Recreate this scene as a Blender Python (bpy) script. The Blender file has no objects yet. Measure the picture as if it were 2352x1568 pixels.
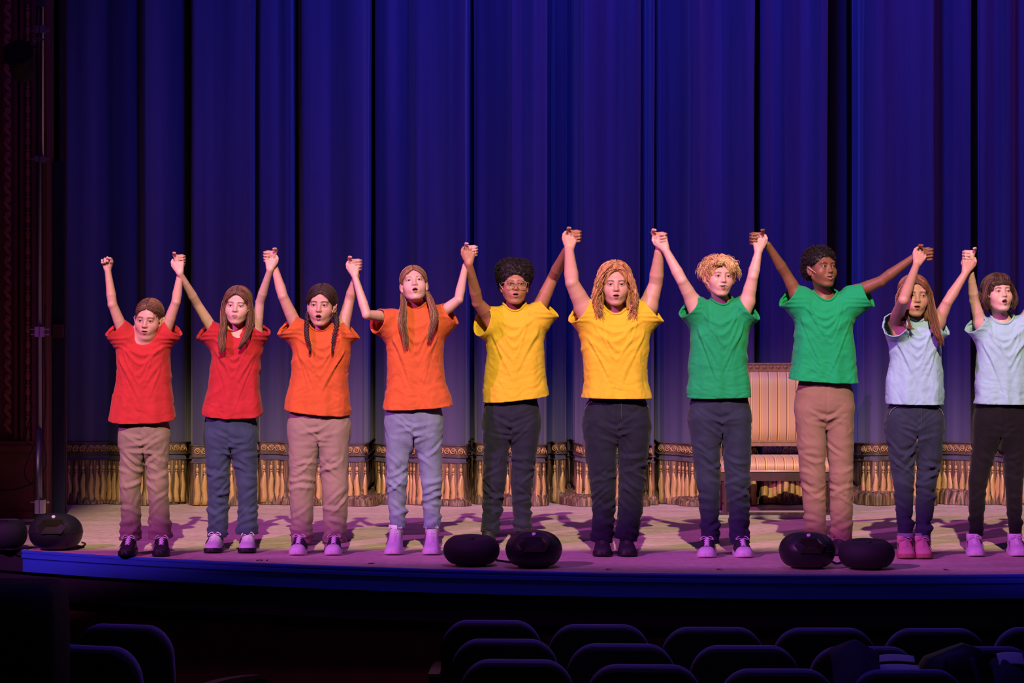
import bpy, bmesh, math, random
import numpy as np
from mathutils import Vector, Matrix, Quaternion, noise as mnoise

scene = bpy.context.scene
COL = scene.collection
FPX = 5500.0          # focal length in pixels of the 2352 wide frame
CAMZ = 1.22

# ------------------------------------------------------------------ camera
cam_data = bpy.data.cameras.new('camera')
cam_data.sensor_width = 36.0
cam_data.lens = FPX / 2352.0 * 36.0
cam_data.clip_end = 200.0
cam = bpy.data.objects.new('camera', cam_data)
cam.location = (0, 0, CAMZ)
cam.rotation_euler = (math.pi / 2, 0, 0)
COL.objects.link(cam)
scene.camera = cam

# ------------------------------------------------------------------ world, exposure
world = bpy.data.worlds.new('world')
scene.world = world
world.use_nodes = True
wb = world.node_tree.nodes['Background']
wb.inputs['Color'].default_value = (0.05, 0.04, 0.25, 1)
wb.inputs['Strength'].default_value = 0.02
vs = scene.view_settings
vs.view_transform = 'Standard'
vs.look = 'None'
vs.gamma = 1.0
vs.exposure = 0.0
vs.use_curve_mapping = False

# ------------------------------------------------------------------ stage lighting
def spot(name, loc, aim, power, color, size_deg, blend, radius, shutter=None, roll=0.0):
    """theatre spot; shutter = (low, high, soft_low, soft_high) in tan(elevation about the aim)."""
    l = bpy.data.lights.new(name, 'SPOT')
    l.energy = power
    l.color = color
    l.spot_size = math.radians(size_deg)
    l.spot_blend = blend
    l.shadow_soft_size = radius
    o = bpy.data.objects.new(name, l)
    o.location = loc
    d = Vector(aim) - Vector(loc)
    o.rotation_euler = (d.to_track_quat('-Z', 'Y') @ Quaternion((0, 0, 1), roll)).to_euler()
    COL.objects.link(o)
    if shutter:
        lo, hi, slo, shi = shutter
        l.use_nodes = True
        nt = l.node_tree
        em = nt.nodes['Emission']
        tc = nt.nodes.new('ShaderNodeTexCoord')
        sep = nt.nodes.new('ShaderNodeSeparateXYZ')
        nt.links.new(tc.outputs['Normal'], sep.inputs[0])
        ab = nt.nodes.new('ShaderNodeMath'); ab.operation = 'ABSOLUTE'
        nt.links.new(sep.outputs['Z'], ab.inputs[0])
        dv = nt.nodes.new('ShaderNodeMath'); dv.operation = 'DIVIDE'
        nt.links.new(sep.outputs['Y'], dv.inputs[0]); nt.links.new(ab.outputs[0], dv.inputs[1])
        m1 = nt.nodes.new('ShaderNodeMapRange'); m1.interpolation_type = 'SMOOTHSTEP'
        m1.inputs['From Min'].default_value = lo - slo; m1.inputs['From Max'].default_value = lo + slo
        m2 = nt.nodes.new('ShaderNodeMapRange'); m2.interpolation_type = 'SMOOTHSTEP'
        m2.inputs['From Min'].default_value = hi - shi; m2.inputs['From Max'].default_value = hi + shi
        m2.inputs['To Min'].default_value = 1.0; m2.inputs['To Max'].default_value = 0.0
        nt.links.new(dv.outputs[0], m1.inputs['Value']); nt.links.new(dv.outputs[0], m2.inputs['Value'])
        mu = nt.nodes.new('ShaderNodeMath'); mu.operation = 'MULTIPLY'
        nt.links.new(m1.outputs[0], mu.inputs[0]); nt.links.new(m2.outputs[0], mu.inputs[1])
        nt.links.new(mu.outputs[0], em.inputs['Strength'])
    return o

def tan_off(loc, aim, pt, roll=0.0):
    """shutter coordinate of a point: vertical tangent in the lamp's own frame"""
    q = (Vector(aim) - Vector(loc)).to_track_quat('-Z', 'Y') @ Quaternion((0, 0, 1), roll)
    v = q.inverted() @ (Vector(pt) - Vector(loc))
    return v.y / abs(v.z)

def roll_through(loc, aim, p1, p2):
    """turn of the lamp about its axis that lays the shutter edge through two points"""
    q = (Vector(aim) - Vector(loc)).to_track_quat('-Z', 'Y').inverted()
    a, b = q @ (Vector(p1) - Vector(loc)), q @ (Vector(p2) - Vector(loc))
    return math.atan2(b.y / abs(b.z) - a.y / abs(a.z), b.x / abs(b.z) - a.x / abs(a.z))

KEY_L, KEY_A = (0.2, -8.0, 14.7), (0.42, 13.8, 1.0)
k_lo = tan_off(KEY_L, KEY_A, (0.2, 14.06, 0.0))
k_hi = tan_off(KEY_L, KEY_A, (0.2, 17.9, 0.68))
spot('key_spot', KEY_L, KEY_A, 35000, (1.0, 0.76, 0.50), 15.2, 0.24, 0.10, (k_lo, k_hi, 0.0012, 0.020))
PUR_L, PUR_A = (-14.0, -4.0, 11.5), (0.9, 14.3, 0.9)
p_roll = roll_through(PUR_L, PUR_A, (-1.9, 13.47, -0.01), (2.6, 12.60, -0.01))
p_lo = tan_off(PUR_L, PUR_A, (2.6, 12.60, -0.01), p_roll)
p_hi = tan_off(PUR_L, PUR_A, (1.0, 17.9, 0.75), p_roll)
spot('purple_spot', PUR_L, PUR_A, 25000, (0.72, 0.125, 0.86), 22, 0.6, 0.12, (p_lo, p_hi, 0.0022, 0.035), p_roll)
FIL_L, FIL_A = (1.6, 7.6, 11.0), (0.7, 14.6, 0.0)
spot('magenta_fill_spot', FIL_L, FIL_A, 1250, (0.66, 0.12, 0.90), 38, 0.7, 0.7, (tan_off(FIL_L, FIL_A, (0.7, 12.66, 0.0)), tan_off(FIL_L, FIL_A, (0.7, 17.9, 0.5)), 0.006, 0.05))
BLU_L, BLU_A = (0.3, 12.4, 9.2), (1.1, 17.8, 2.8)
spot('blue_wash_spot', BLU_L, BLU_A, 3300, (0.035, 0.045, 1.0), 72, 0.9, 0.5, (tan_off(BLU_L, BLU_A, (0.8, 17.8, 0.5)), 9.0, 0.12, 0.1))
VIO_L, VIO_A = (5.5, 12.8, 8.6), (2.8, 17.8, 2.0)
spot('violet_wash_spot', VIO_L, VIO_A, 700, (0.36, 0.05, 1.0), 70, 0.9, 0.5, (tan_off(VIO_L, VIO_A, (2.8, 17.8, 0.5)), 9.0, 0.12, 0.1))
spot('lip_spot', (0.4, 11.0, 8.5), (0.4, 10.8, 0.0), 400, (0.13, 0.07, 1.0), 52, 0.5, 0.25)
spot('house_spot', (0.2, 3.0, 5.0), (0.0, 12.9, -0.15), 210, (0.02, 0.05, 1.0), 44, 0.3, 0.4, (tan_off((0.2, 3.0, 5.0), (0.0, 12.9, -0.15), (0.0, 12.75, -0.34)), tan_off((0.2, 3.0, 5.0), (0.0, 12.9, -0.15), (0.0, 12.75, 0.03)), 0.006, 0.004))
spot('side_spot', (-1.5, 9.0, 5.0), (-3.6, 16.5, 0.8), 15, (1.0, 0.30, 0.16), 50, 0.9, 0.4)
spot('boom_spot', (-4.4, 12.6, 6.5), (-3.1, 16.0, 3.0), 60, (0.42, 0.06, 1.0), 30, 0.8, 0.2)
spot('pit_wall_fill_spot', (-0.5, 7.0, 3.0), (0.0, 12.9, -0.7), 22, (1.0, 0.35, 0.12), 70, 0.9, 0.3)  # added weak warm fill that lifts the dark pit wall, not a house fixture

# ------------------------------------------------------------------ helpers
def P(px, py, d):
    return np.array([(px - 1176.0) / FPX * d, d, CAMZ - (py - 784.0) / FPX * d])

def PX(px, d): return (px - 1176.0) / FPX * d
def PZ(py, d): return CAMZ - (py - 784.0) / FPX * d

def tag(o, label=None, category=None, group=None, kind=None):
    if label: o['label'] = label
    if category: o['category'] = category
    if group: o['group'] = group
    if kind: o['kind'] = kind
    return o

def empty(name, loc, label=None, category=None, group=None, rz=0.0):
    o = bpy.data.objects.new(name, None)
    o.location = loc
    o.rotation_euler = (0, 0, rz)
    o.empty_display_size = 0.1
    COL.objects.link(o)
    return tag(o, label, category, group)

def world_loc(o):
    m = Vector((0, 0, 0))
    while o:
        m += o.location
        o = o.parent
    return np.array(m)

def make_mesh(name, verts, faces, smooth=True, colors=None, mat_ids=None):
    """faces: (n,k) int array, or a list of such arrays."""
    me = bpy.data.meshes.new(name)
    verts = np.asarray(verts, dtype=np.float32)
    if not isinstance(faces, (list, tuple)): faces = [faces]
    faces = [np.asarray(f, dtype=np.int32) for f in faces if len(f)]
    nl = sum(f.size for f in faces); npoly = sum(len(f) for f in faces)
    me.vertices.add(len(verts)); me.vertices.foreach_set('co', verts.ravel())
    me.loops.add(nl); me.loops.foreach_set('vertex_index', np.concatenate([f.ravel() for f in faces]))
    starts = []; s = 0
    for f in faces:
        starts.append(s + np.arange(len(f)) * f.shape[1]); s += f.size
    me.polygons.add(npoly)
    me.polygons.foreach_set('loop_start', np.concatenate(starts).astype(np.int32))
    me.polygons.foreach_set('use_smooth', np.full(npoly, smooth, dtype=bool))
    if mat_ids is not None:
        me.polygons.foreach_set('material_index', np.asarray(mat_ids, dtype=np.int32))
    me.update(calc_edges=True)
    if colors is not None:
        ca = me.color_attributes.new('tint', 'FLOAT_COLOR', 'POINT')
        c4 = np.ones((len(verts), 4), dtype=np.float32); c4[:, :3] = colors
        ca.data.foreach_set('color', c4.ravel())
    return me

def obj(name, me, mat=None, parent=None, loc=None):
    if mat is not None:
        for m in (mat if isinstance(mat, (list, tuple)) else [mat]): me.materials.append(m)
    o = bpy.data.objects.new(name, me)
    if loc is not None: o.location = loc
    COL.objects.link(o)
    if parent is not None: o.parent = parent
    return o

def part(name, verts, faces, mat, parent, smooth=True, colors=None, mat_ids=None):
    """verts in world coordinates (parents here are unrotated)."""
    off = world_loc(parent) if parent is not None else np.zeros(3)
    return obj(name, make_mesh(name, np.asarray(verts) - off, faces, smooth, colors, mat_ids), mat, parent)

class MB:
    """collects simple shapes into one mesh"""
    def __init__(self): self.v = []; self.q = []; self.t = []; self.n = 0; self.poly = []
    def add(self, v, quads=(), tris=(), polys=()):
        v = np.asarray(v, dtype=float)
        self.v.append(v)
        if len(quads): self.q.append(np.asarray(quads) + self.n)
        if len(tris): self.t.append(np.asarray(tris) + self.n)
        for p in polys: self.poly.append(np.asarray([p]) + self.n)
        self.n += len(v)
    def box(self, lo, hi, R=None, c=None):
        x0, y0, z0 = lo; x1, y1, z1 = hi
        v = np.array([[x0,y0,z0],[x1,y0,z0],[x1,y1,z0],[x0,y1,z0],[x0,y0,z1],[x1,y0,z1],[x1,y1,z1],[x0,y1,z1]], float)
        if R is not None: v = v @ np.asarray(R).T
        if c is not None: v = v + np.asarray(c)
        self.add(v, [[0,3,2,1],[4,5,6,7],[0,1,5,4],[1,2,6,5],[2,3,7,6],[3,0,4,7]])
    def tube(self, pts, r, n=8, cap=True):
        pts = np.asarray(pts, float); m = len(pts)
        r = np.broadcast_to(np.asarray(r, float), (m,))
        T = np.gradient(pts, axis=0); T /= np.linalg.norm(T, axis=1)[:, None] + 1e-12
        ref = np.array([0.31, 0.87, 0.38]); 
        A = np.cross(T, ref); bad = np.linalg.norm(A, axis=1) < 0.15
        A[bad] = np.cross(T[bad], [0.9, -0.2, 0.3]); A /= np.linalg.norm(A, axis=1)[:, None]
        for i in range(1, m):
            a = A[i-1] - T[i] * np.dot(A[i-1], T[i]); A[i] = a / (np.linalg.norm(a) + 1e-12)
        B = np.cross(T, A)
        th = np.arange(n) * 2 * np.pi / n
        v = (pts[:, None, :] + r[:, None, None] * (np.cos(th)[None, :, None] * A[:, None, :] + np.sin(th)[None, :, None] * B[:, None, :])).reshape(-1, 3)
        i = np.arange(m - 1)[:, None] * n; j = np.arange(n)[None, :]; j2 = (j + 1) % n
        q = np.stack([i + j, i + j2, i + n + j2, i + n + j], -1).reshape(-1, 4)
        polys = [list(range(n))[::-1], list(range((m-1)*n, m*n))] if cap else []
        self.add(v, q, polys=polys)
    def lathe(self, prof, n=24, c=(0, 0, 0), R=None):
        prof = np.asarray(prof, float); m = len(prof)
        th = np.arange(n) * 2 * np.pi / n
        v = np.stack([prof[:, None, 0] * np.cos(th), prof[:, None, 0] * np.sin(th), np.repeat(prof[:, 1:2], n, 1)], -1).reshape(-1, 3)
        if R is not None: v = v @ np.asarray(R).T
        v = v + np.asarray(c)
        i = np.arange(m - 1)[:, None] * n; j = np.arange(n)[None, :]; j2 = (j + 1) % n
        q = np.stack([i + j, i + j2, i + n + j2, i + n + j], -1).reshape(-1, 4)
        self.add(v, q, polys=[list(range(n))[::-1], list(range((m-1)*n, m*n))])
    def loft(self, rings, closed=True, cap=True):
        rings = np.asarray(rings, float); m, n, _ = rings.shape
        i = np.arange(m - 1)[:, None] * n; j = np.arange(n if closed else n - 1)[None, :]; j2 = (j + 1) % n
        q = np.stack([i + j, i + j2, i + n + j2, i + n + j], -1).reshape(-1, 4)
        self.add(rings.reshape(-1, 3), q, polys=([list(range(n))[::-1], list(range((m-1)*n, m*n))] if cap else []))
    def prism(self, outline, depth, R=None, c=None, bevel=0.0):
        """outline (n,2) in x,z counter-clockwise seen from -y; extruded from y=0 to y=depth"""
        o = np.asarray(outline, float); n = len(o)
        def ring(y, s):
            cen = o.mean(0)
            p = o.copy()
            if s:
                d = cen - o; L = np.linalg.norm(d, axis=1)[:, None]; p = o + d / L * s
            return np.column_stack([p[:, 0], np.full(n, y), p[:, 1]])
        rings = [ring(0, bevel), ring(bevel, 0), ring(depth - bevel, 0), ring(depth, bevel)] if bevel else [ring(0, 0), ring(depth, 0)]
        rings = np.array(rings)
        if R is not None: rings = rings @ np.asarray(R).T
        if c is not None: rings = rings + np.asarray(c)
        self.loft(rings)
    def arrays(self):
        fs = []
        if self.q: fs.append(np.concatenate(self.q))
        if self.t: fs.append(np.concatenate(self.t))
        fs += self.poly
        return np.concatenate(self.v), fs
    def build(self, name, mat, parent=None, smooth=False, colors=None):
        v, f = self.arrays()
        return part(name, v, f, mat, parent, smooth, colors)
    def mesh(self, name, mat, smooth=False):
        v, f = self.arrays()
        me = make_mesh(name, v, f, smooth); me.materials.append(mat)
        return me

def copy_tree(o, parent=None):
    c = o.copy(); COL.objects.link(c)
    if parent is not None: c.parent = parent
    for ch in o.children: copy_tree(ch, c)
    return c

def catmull(pts, m):
    pts = np.asarray(pts, float)
    k = len(pts)
    if k == 2:
        t = np.linspace(0, 1, m)[:, None]; return pts[0] * (1 - t) + pts[1] * t
    p = np.vstack([2 * pts[0] - pts[1], pts, 2 * pts[-1] - pts[-2]])
    u = np.linspace(0, k - 1 - 1e-9, m); i = u.astype(int); t = (u - i)[:, None]
    a, b, c, d = p[i], p[i+1], p[i+2], p[i+3]
    return 0.5 * (2*b + (c-a)*t + (2*a-5*b+4*c-d)*t*t + (3*b-a-3*c+d)*t**3)

def hash3(i, j, k, seed=0):
    h = (i * 374761393 + j * 668265263 + k * 2147483647 + seed * 974634777) & 0xffffffff
    h = ((h ^ (h >> 13)) * 1274126177) & 0xffffffff
    return ((h ^ (h >> 16)) & 0xffff) / 65535.0 * 2 - 1

def vnoise(p, seed=0):
    p = np.asarray(p, float); f = np.floor(p).astype(np.int64); t = p - f
    t = t * t * (3 - 2 * t); out = 0
    for a in (0, 1):
        for b in (0, 1):
            for c in (0, 1):
                w = (t[:, 0] if a else 1 - t[:, 0]) * (t[:, 1] if b else 1 - t[:, 1]) * (t[:, 2] if c else 1 - t[:, 2])
                out = out + w * hash3(f[:, 0] + a, f[:, 1] + b, f[:, 2] + c, seed)
    return out

# ------------------------------------------------------------------ materials
def new_mat(name):
    m = bpy.data.materials.new(name); m.use_nodes = True
    return m, m.node_tree, m.node_tree.nodes['Principled BSDF']

def mat_plain(name, color, rough=0.6, metal=0.0, var=0.15, scale=30.0, bump=0.0, bump_scale=200.0, sheen=0.0, stretch=(1, 1, 1), spec=0.5):
    m, nt, b = new_mat(name)
    tc = nt.nodes.new('ShaderNodeTexCoord')
    mp = nt.nodes.new('ShaderNodeMapping'); mp.inputs['Scale'].default_value = stretch
    nt.links.new(tc.outputs['Object'], mp.inputs[0])
    nz = nt.nodes.new('ShaderNodeTexNoise'); nz.inputs['Scale'].default_value = scale; nz.inputs['Detail'].default_value = 4
    nt.links.new(mp.outputs[0], nz.inputs['Vector'])
    mx = nt.nodes.new('ShaderNodeMix'); mx.data_type = 'RGBA'
    c = np.array(color)
    mx.inputs[6].default_value = (*np.clip(c * (1 - var), 0, 1), 1); mx.inputs[7].default_value = (*np.clip(c * (1 + var), 0, 1), 1)
    nt.links.new(nz.outputs['Fac'], mx.inputs[0])
    nt.links.new(mx.outputs[2], b.inputs['Base Color'])
    b.inputs['Roughness'].default_value = rough; b.inputs['Metallic'].default_value = metal
    b.inputs['Specular IOR Level'].default_value = spec
    if sheen: b.inputs['Sheen Weight'].default_value = sheen
    if bump:
        n2 = nt.nodes.new('ShaderNodeTexNoise'); n2.inputs['Scale'].default_value = bump_scale; n2.inputs['Detail'].default_value = 3
        nt.links.new(mp.outputs[0], n2.inputs['Vector'])
        bp = nt.nodes.new('ShaderNodeBump'); bp.inputs['Strength'].default_value = bump; bp.inputs['Distance'].default_value = 0.004
        nt.links.new(n2.outputs['Fac'], bp.inputs['Height']); nt.links.new(bp.outputs[0], b.inputs['Normal'])
    return m

def mat_tint(name, rough=0.5, sss=0.0, spec=0.4, noise_amt=0.08, scale=90.0, aniso=None):
    m, nt, b = new_mat(name)
    at = nt.nodes.new('ShaderNodeVertexColor'); at.layer_name = 'tint'
    tc = nt.nodes.new('ShaderNodeTexCoord')
    nz = nt.nodes.new('ShaderNodeTexNoise'); nz.inputs['Scale'].default_value = scale; nz.inputs['Detail'].default_value = 3
    nt.links.new(tc.outputs['Object'], nz.inputs['Vector'])
    mr = nt.nodes.new('ShaderNodeMapRange'); mr.inputs['To Min'].default_value = 1 - noise_amt; mr.inputs['To Max'].default_value = 1 + noise_amt
    nt.links.new(nz.outputs['Fac'], mr.inputs['Value'])
    mx = nt.nodes.new('ShaderNodeMix'); mx.data_type = 'RGBA'; mx.blend_type = 'MULTIPLY'; mx.inputs[0].default_value = 1
    nt.links.new(at.outputs['Color'], mx.inputs[6]); nt.links.new(mr.outputs[0], mx.inputs[7])
    nt.links.new(mx.outputs[2], b.inputs['Base Color'])
    b.inputs['Roughness'].default_value = rough; b.inputs['Specular IOR Level'].default_value = spec
    if sss:
        b.inputs['Subsurface Weight'].default_value = sss
        b.inputs['Subsurface Radius'].default_value = (1.0, 0.35, 0.2); b.inputs['Subsurface Scale'].default_value = 0.006
    return m

M_SKIN = mat_tint('skin', 0.48, 0.12, 0.4, 0.06)
M_EYE = mat_tint('eyeball', 0.12, 0, 0.5, 0.0)
M_HAIR = mat_tint('hair', 0.58, 0, 0.35, 0.25, 160.0)

# ------------------------------------------------------------------ signed distance modelling
class Grid:
    def __init__(self, xs, ys, zs):
        self.x, self.y, self.z = [np.asarray(a, np.float32) for a in (xs, ys, zs)]
        self.F = np.full((len(xs), len(ys), len(zs)), 0.3, np.float32)
    def sl(self, lo, hi):
        r = []
        for a, l, h in zip((self.x, self.y, self.z), lo, hi):
            i, j = np.searchsorted(a, l), np.searchsorted(a, h)
            r.append(slice(max(i - 1, 0), min(j + 1, len(a))))
        return tuple(r)
    def pts(self, s):
        return self.x[s[0]][:, None, None], self.y[s[1]][None, :, None], self.z[s[2]][None, None, :]
    def apply(self, s, d, k, op):
        F = self.F[s]
        if F.size == 0: return
        if op == 'sub':
            d = -d
            if k <= 0: self.F[s] = np.maximum(F, d); return
            h = np.clip(0.5 - 0.5 * (F - d) / k, 0, 1); h = 1 - h
            h = np.clip(0.5 - 0.5 * (d - F) / k, 0, 1)
            self.F[s] = d * (1 - h) + F * h + k * h * (1 - h)
        else:
            if k <= 0: self.F[s] = np.minimum(F, d); return
            h = np.clip(0.5 + 0.5 * (F - d) / k, 0, 1)
            self.F[s] = F * (1 - h) + d * h - k * h * (1 - h)
    def cap(self, a, b, r1, r2, k=0.01, op='add'):
        a = np.asarray(a, float); b = np.asarray(b, float); pad = k + 0.012
        lo = np.minimum(a - r1, b - r2) - pad; hi = np.maximum(a + r1, b + r2) + pad
        s = self.sl(lo, hi); X, Y, Z = self.pts(s)
        ba = b - a; L = float(ba @ ba) + 1e-12
        px, py, pz = X - a[0], Y - a[1], Z - a[2]
        h = np.clip((px * ba[0] + py * ba[1] + pz * ba[2]) / L, 0, 1)
        d = np.sqrt((px - h * ba[0])**2 + (py - h * ba[1])**2 + (pz - h * ba[2])**2) - (r1 + (r2 - r1) * h)
        self.apply(s, d.astype(np.float32), k, op)
    def ell(self, c, r, k=0.01, op='add', R=None):
        c = np.asarray(c, float); r = np.asarray(r, float); pad = k + 0.012
        if R is None: e = r
        else: e = np.sqrt(((np.asarray(R) * r)**2).sum(1))
        s = self.sl(c - e - pad, c + e + pad); X, Y, Z = self.pts(s)
        px, py, pz = X - c[0], Y - c[1], Z - c[2]
        if R is not None:
            px, py, pz = (R[0][0]*px + R[1][0]*py + R[2][0]*pz, R[0][1]*px + R[1][1]*py + R[2][1]*pz, R[0][2]*px + R[1][2]*py + R[2][2]*pz)
        k0 = np.sqrt((px/r[0])**2 + (py/r[1])**2 + (pz/r[2])**2)
        k1 = np.sqrt((px/r[0]**2)**2 + (py/r[1]**2)**2 + (pz/r[2]**2)**2) + 1e-9
        self.apply(s, (k0 * (k0 - 1) / k1).astype(np.float32), k, op)
    def surface(self):
        F = self.F; ins = F < 0
        nx, ny, nz = F.shape
        c = np.zeros((nx-1, ny-1, nz-1), np.uint8)
        for a in (0, 1):
            for b in (0, 1):
                for d in (0, 1):
                    c += ins[a:nx-1+a, b:ny-1+b, d:nz-1+d]
        act = (c > 0) & (c < 8)
        I, J, K = np.nonzero(act)
        idx = np.full(act.shape, -1, np.int32); idx[I, J, K] = np.arange(len(I))
        acc = np.zeros((len(I), 3)); cnt = np.zeros(len(I))
        off = [(a, b, d) for a in (0, 1) for b in (0, 1) for d in (0, 1)]
        vals = {o: F[I+o[0], J+o[1], K+o[2]] for o in off}
        cx, cy, cz = self.x.astype(float), self.y.astype(float), self.z.astype(float)
        pos = {o: np.stack([cx[I+o[0]], cy[J+o[1]], cz[K+o[2]]], 1) for o in off}
        for o in off:
            for ax in range(3):
                if o[ax] == 0:
                    p = list(o); p[ax] = 1; p = tuple(p)
                    f0, f1 = vals[o].astype(float), vals[p].astype(float)
                    m = (f0 < 0) != (f1 < 0)
                    t = np.where(m, f0 / np.where(m, f0 - f1, 1), 0)[:, None]
                    acc += np.where(m[:, None], pos[o] + (pos[p] - pos[o]) * t, 0); cnt += m
        V = acc / cnt[:, None]
        faces = []
        for ax in range(3):
            sh = [slice(None)] * 3; sh2 = [slice(None)] * 3
            sh[ax] = slice(0, -1); sh2[ax] = slice(1, None)
            m = ins[tuple(sh)] != ins[tuple(sh2)]
            i, j, k = np.nonzero(m)
            o1, o2 = [(1, 2), (2, 0), (0, 1)][ax]
            e = [i, j, k]
            ok = (e[o1] > 0) & (e[o2] > 0) & (e[o1] < F.shape[o1]-1) & (e[o2] < F.shape[o2]-1)
            e = [q[ok] for q in e]
            def cell(d1, d2):
                q = [a.copy() for a in e]; q[o1] = q[o1] - d1; q[o2] = q[o2] - d2
                return idx[q[0], q[1], q[2]]
            quad = np.stack([cell(1, 1), cell(0, 1), cell(0, 0), cell(1, 0)], 1)
            flip = ~ins[e[0], e[1], e[2]]
            quad[flip] = quad[flip][:, ::-1]
            faces.append(quad)
        Fq = np.concatenate(faces)
        Fq = Fq[(Fq >= 0).all(1)]
        return V, Fq

def axis_segments(segs):
    """segs: list of (start, end, step) covering an axis from low to high"""
    out = []
    for a, b, st in segs:
        n = max(int(round((b - a) / st)), 1)
        out.append(np.linspace(a, b, n, endpoint=False))
    out.append(np.array([segs[-1][1]]))
    return np.concatenate(out)

def vert_normals(V, Q):
    a, b, c, d = V[Q[:, 0]], V[Q[:, 1]], V[Q[:, 2]], V[Q[:, -1]]
    n = np.cross(c - a, d - b); N = np.zeros_like(V)
    for i in range(Q.shape[1]): np.add.at(N, Q[:, i], n)
    return N / (np.linalg.norm(N, axis=1)[:, None] + 1e-12)

def smooth_verts(V, Q, it=2, f=0.5):
    E = np.concatenate([Q[:, [0, 1]], Q[:, [1, 2]], Q[:, [2, 3]], Q[:, [3, 0]]])
    for _ in range(it):
        S = np.zeros_like(V); C = np.zeros(len(V))
        np.add.at(S, E[:, 0], V[E[:, 1]]); np.add.at(C, E[:, 0], 1)
        np.add.at(S, E[:, 1], V[E[:, 0]]); np.add.at(C, E[:, 1], 1)
        V = V * (1 - f) + f * S / np.maximum(C, 1)[:, None]
    return V
# ------------------------------------------------------------------ stage floor, fascia, walls
AX, AY, AR = 1.88, 20.80, 8.26        # the stage apron is part of a circle
HOUSE_Z = -1.04

def edge_y(x, r=AR):
    return AY - math.sqrt(max(r * r - (x - AX) ** 2, 0.01))

def mat_floor():
    m, nt, b = new_mat('painted_stage_boards')
    tc = nt.nodes.new('ShaderNodeTexCoord')
    mp = nt.nodes.new('ShaderNodeMapping'); mp.inputs['Scale'].default_value = (1.0, 3.0, 1.0)
    nt.links.new(tc.outputs['Object'], mp.inputs[0])
    n1 = nt.nodes.new('ShaderNodeTexNoise'); n1.inputs['Scale'].default_value = 1.6; n1.inputs['Detail'].default_value = 8; n1.inputs['Roughness'].default_value = 0.7
    n2 = nt.nodes.new('ShaderNodeTexNoise'); n2.inputs['Scale'].default_value = 22; n2.inputs['Detail'].default_value = 6
    nt.links.new(mp.outputs[0], n1.inputs['Vector']); nt.links.new(tc.outputs['Object'], n2.inputs['Vector'])
    r1 = nt.nodes.new('ShaderNodeValToRGB')
    r1.color_ramp.elements[0].position = 0.3; r1.color_ramp.elements[0].color = (0.45, 0.345, 0.255, 1)
    r1.color_ramp.elements[1].position = 0.7; r1.color_ramp.elements[1].color = (0.69, 0.55, 0.425, 1)
    nt.links.new(n1.outputs['Fac'], r1.inputs[0])
    mx = nt.nodes.new('ShaderNodeMix'); mx.data_type = 'RGBA'; mx.blend_type = 'OVERLAY'; mx.inputs[0].default_value = 0.5
    nt.links.new(r1.outputs[0], mx.inputs[6]); nt.links.new(n2.outputs['Fac'], mx.inputs[7])
    # scuffs
    v = nt.nodes.new('ShaderNodeTexNoise'); v.inputs['Scale'].default_value = 9; v.inputs['Detail'].default_value = 2
    mp2 = nt.nodes.new('ShaderNodeMapping'); mp2.inputs['Scale'].default_value = (1, 4.5, 1); mp2.inputs['Rotation'].default_value = (0, 0, 0.5)
    nt.links.new(tc.outputs['Object'], mp2.inputs[0]); nt.links.new(mp2.outputs[0], v.inputs['Vector'])
    r2 = nt.nodes.new('ShaderNodeMapRange'); r2.inputs['From Min'].default_value = 0.70; r2.inputs['From Max'].default_value = 0.76
    r2.inputs['To Max'].default_value = 0.4
    nt.links.new(v.outputs['Fac'], r2.inputs['Value'])
    m3 = nt.nodes.new('ShaderNodeMix'); m3.data_type = 'RGBA'; m3.inputs[7].default_value = (0.12, 0.09, 0.08, 1)
    nt.links.new(r2.outputs[0], m3.inputs[0]); nt.links.new(mx.outputs[2], m3.inputs[6])
    nt.links.new(m3.outputs[2], b.inputs['Base Color'])
    b.inputs['Roughness'].default_value = 0.55; b.inputs['Specular IOR Level'].default_value = 0.3
    bp = nt.nodes.new('ShaderNodeBump'); bp.inputs['Strength'].default_value = 0.25; bp.inputs['Distance'].default_value = 0.003
    nt.links.new(n2.outputs['Fac'], bp.inputs['Height']); nt.links.new(bp.outputs[0], b.inputs['Normal'])
    return m

M_FLOOR = mat_floor()
M_FASCIA = mat_plain('blue_fascia_paint', (0.018, 0.085, 0.44), 0.5, var=0.1, scale=12)
M_BLACK = mat_plain('matt_black', (0.006, 0.006, 0.008), 0.85, var=0.3)
M_HOUSEFLOOR = mat_plain('dark_carpet', (0.02, 0.012, 0.014), 0.95, var=0.3, scale=60)
M_PITWALL = mat_plain('dark_red_wood', (0.12, 0.022, 0.012), 0.6, var=0.4, scale=8, stretch=(1, 1, 0.2))
M_WALL = mat_plain('maroon_plaster', (0.13, 0.032, 0.03), 0.7, var=0.35, scale=7, bump=0.3, bump_scale=40)
M_DADO = mat_plain('brown_marble', (0.14, 0.05, 0.022), 0.5, var=0.45, scale=5)
M_CARVE = mat_plain('worn_gilt_plaster', (0.42, 0.15, 0.10), 0.6, var=0.4, scale=40, bump=0.4, bump_scale=120)
M_METAL = mat_plain('grey_steel', (0.5, 0.5, 0.53), 0.32, 0.9, var=0.1)
M_POLE = mat_plain('dark_steel_pipe', (0.13, 0.13, 0.15), 0.35, 0.8, var=0.2)

def arc_pts(r, xs): return [(x, edge_y(x, r)) for x in xs]

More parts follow.
